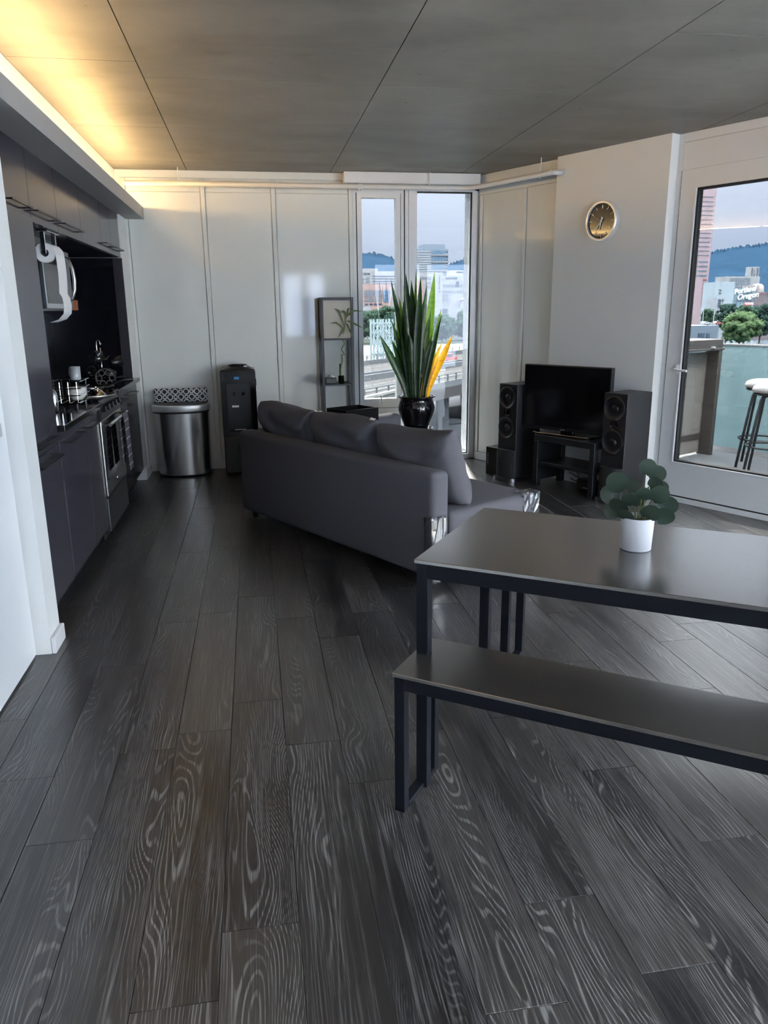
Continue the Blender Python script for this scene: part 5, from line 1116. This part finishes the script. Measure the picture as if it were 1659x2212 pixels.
for i in range(70):
    for k_ in (0.0, 0.99):
        p = along(k_+0.003, 0.2+i*0.009); obj('rail_post', bx(p.x-O.x-0.12, p.x-O.x+0.12, p.y-O.y-0.12, p.y-O.y+0.12, RZ_+0.9-GZ, RZ_+1.9-GZ), PARA, fw) if i % 2 == 0 else None
for k_ in (0.0, 0.99):
    for z in (1.45, 1.9): slab('rail', [along(k_, 0), along(k_, 1), along(k_+0.006, 1), along(k_+0.006, 0)], RZ_+z, RZ_+z+0.12, PARA)
for i in range(9):
    for k_ in (0.12, 0.5, 0.88):
        p = along(k_, 0.34+i*0.06); obj('pier', bx(p.x-O.x-0.9, p.x-O.x+0.9, p.y-O.y-0.9, p.y-O.y+0.9, 0.3, RZ_-1.61-GZ), PARA, fw)
# street below the freeway
stt = obj('street', bx(-80, 160, 60, 205, GZ+0.02, GZ+0.28), MAT('street_asphalt', (0.10, 0.105, 0.115), 0.85, spec=0.0, var=0.2, scale=0.2)); tag(stt, 'grey street level under the freeway', 'street', kind='structure')
lw_ = obj('retaining_wall', prism([(q.x, q.y) for q in (onz(860, 985, GZ), onz(1030, 960, GZ), onz(1030, 956, GZ), onz(860, 981, GZ))], GZ+0.29, GZ+4.0), PARA); tag(lw_, 'pale concrete retaining wall at street level in the tall window', 'wall')
def car(label, pos, ang, mat, sc=1.0):
    t = thing('car', label, 'car', pos, ang); t.scale = (sc,)*3
    bm = prism([(-2.2, 0.35), (2.2, 0.35), (2.25, 0.75), (1.9, 0.95), (1.1, 1.0), (0.5, 1.5), (-1.3, 1.52), (-2.1, 1.0), (-2.25, 0.7)], -0.9, 0.9)
    for v in bm.verts: v.co = Vector((v.co.x, v.co.z, v.co.y))
    obj('body', bm, mat, t); obj('windows', bx(-1.35, 0.55, -0.92, 0.92, 1.03, 1.38), WD, t)
    for x in (-1.4, 1.4):
        for y in (-0.85, 0.85): obj('wheel', cyl((x, y-0.1, 0.33), (x, y+0.1, 0.33), 0.33, 14), BLACKP, t)
ra = math.atan2(n1.y-n0.y, n1.x-n0.x)
car('red and white car on the freeway behind the snake plant', onz(962, 786, RZ_)+Vector((0, 0, 0.01)), ra, MAT('car_red', (0.5, 0.12, 0.1), 0.3), 1.5)
car('pale car parked at street level in the tall window', onz(985, 934, GZ+0.28)+Vector((0, 0, 0.01)), ra+0.3, MAT('car_pale', (0.5, 0.53, 0.56), 0.3), 1.7)
# steel bridge tower
BT = 240
tb = thing('bridge_tower', 'pale steel lattice lift tower of the bridge in the narrow window', 'bridge tower', (ony(832, 780, BT).x, BT, GZ))
STW = MAT('pale_green_steel', (0.30, 0.37, 0.38), 0.6); zt = ony(806, 690, BT).z-GZ; xs = [ony(u_, 700, BT).x-tb.location.x for u_ in (807, 822, 834, 848)]
for x in xs:
    for y in (0, 6): obj('column', bx(x-0.3, x+0.3, y-0.3, y+0.3, 0, zt), STW, tb)
zs = [zt-1.2, zt-4.2, zt-7.4, zt-10.8]
for z in zs:
    for y in (0, 6): obj('beam', bx(xs[0]+0.31, xs[-1]-0.31, y-0.2, y+0.2, z-0.25, z+0.25), STW, tb)
for i in range(3):
    for (za, zb) in zip(zs[:-1], zs[1:]):
        for (p_, q_) in ((za, zb), (zb, za)): obj('brace', tub([(xs[i], -0.31, p_), (xs[i+1], -0.31, q_)], 0.16, 5), STW, tb)
# balustrade of a nearer ramp
bd = thing('ramp_balustrade', 'concrete balustrade of a nearer ramp low in the narrow window', 'balustrade', (0, 0, 0))
b0, b1 = onz(770, 874, -9.0), onz(870, 850, -9.0)
for i in range(34):
    p = b0+(b1-b0)*(i/33); obj('baluster', bx(p.x-0.13, p.x+0.13, p.y-0.13, p.y+0.13, -10.0, -8.6), MAT('ramp_concrete', (0.25, 0.25, 0.24), 0.9), bd)
d_ = (b1-b0); nrm = Vector((-d_.y, d_.x, 0)).normalized()*0.3
for (za, zb) in ((-8.59, -8.3), (-10.6, -10.01)): obj('coping', prism([(q.x, q.y) for q in (b0-nrm, b1-nrm, b1+nrm, b0+nrm)], za, zb), MC['ramp_concrete'], bd)
# dark ramp building with lamp posts in the door view
rp_ = bldg('dark concrete ramp with openings behind the balcony screen', 1480, 1553, 704, 0, 300, 20, MAT('ramp_dark', (0.12, 0.15, 0.18), 0.8), [(1510, 1523, 1, 720, 732, 1, 1, 1, WD), (1528, 1534, 1, 720, 732, 1, 1, 1, WD)], 'ramp')
for (u_, lab) in ((1517, 'pale street lamp post on the dark ramp, left one'), (1540, 'pale street lamp post on the dark ramp, right one')):
    p = ony(u_, 704, 305); zz = ony(u_, 672, 305).z-p.z; l_ = thing('street_lamp', lab, 'street lamp', p, group='lamp posts on the ramp')
    obj('post', tub([(0, 0, 0.01), (0, 0, zz)], 0.18, 6), PALE, l_); obj('arm', tub([(0, 0, zz), (-1.6, 0, zz+0.5)], 0.12, 5), PALE, l_); obj('base', cyl((0, 0, 0.01), (0, 0, 1.2), 0.5, 8), PALE, l_)
for (u_, m_, lab) in ((1525, MC['car_pale'], 'tiny white car on the dark ramp'), (1549, MC['car_red'], 'tiny red car on the dark ramp')): car(lab, ony(u_, 703.5, 308)+Vector((0, 0, 0.45)), 0.2, m_, 0.85)
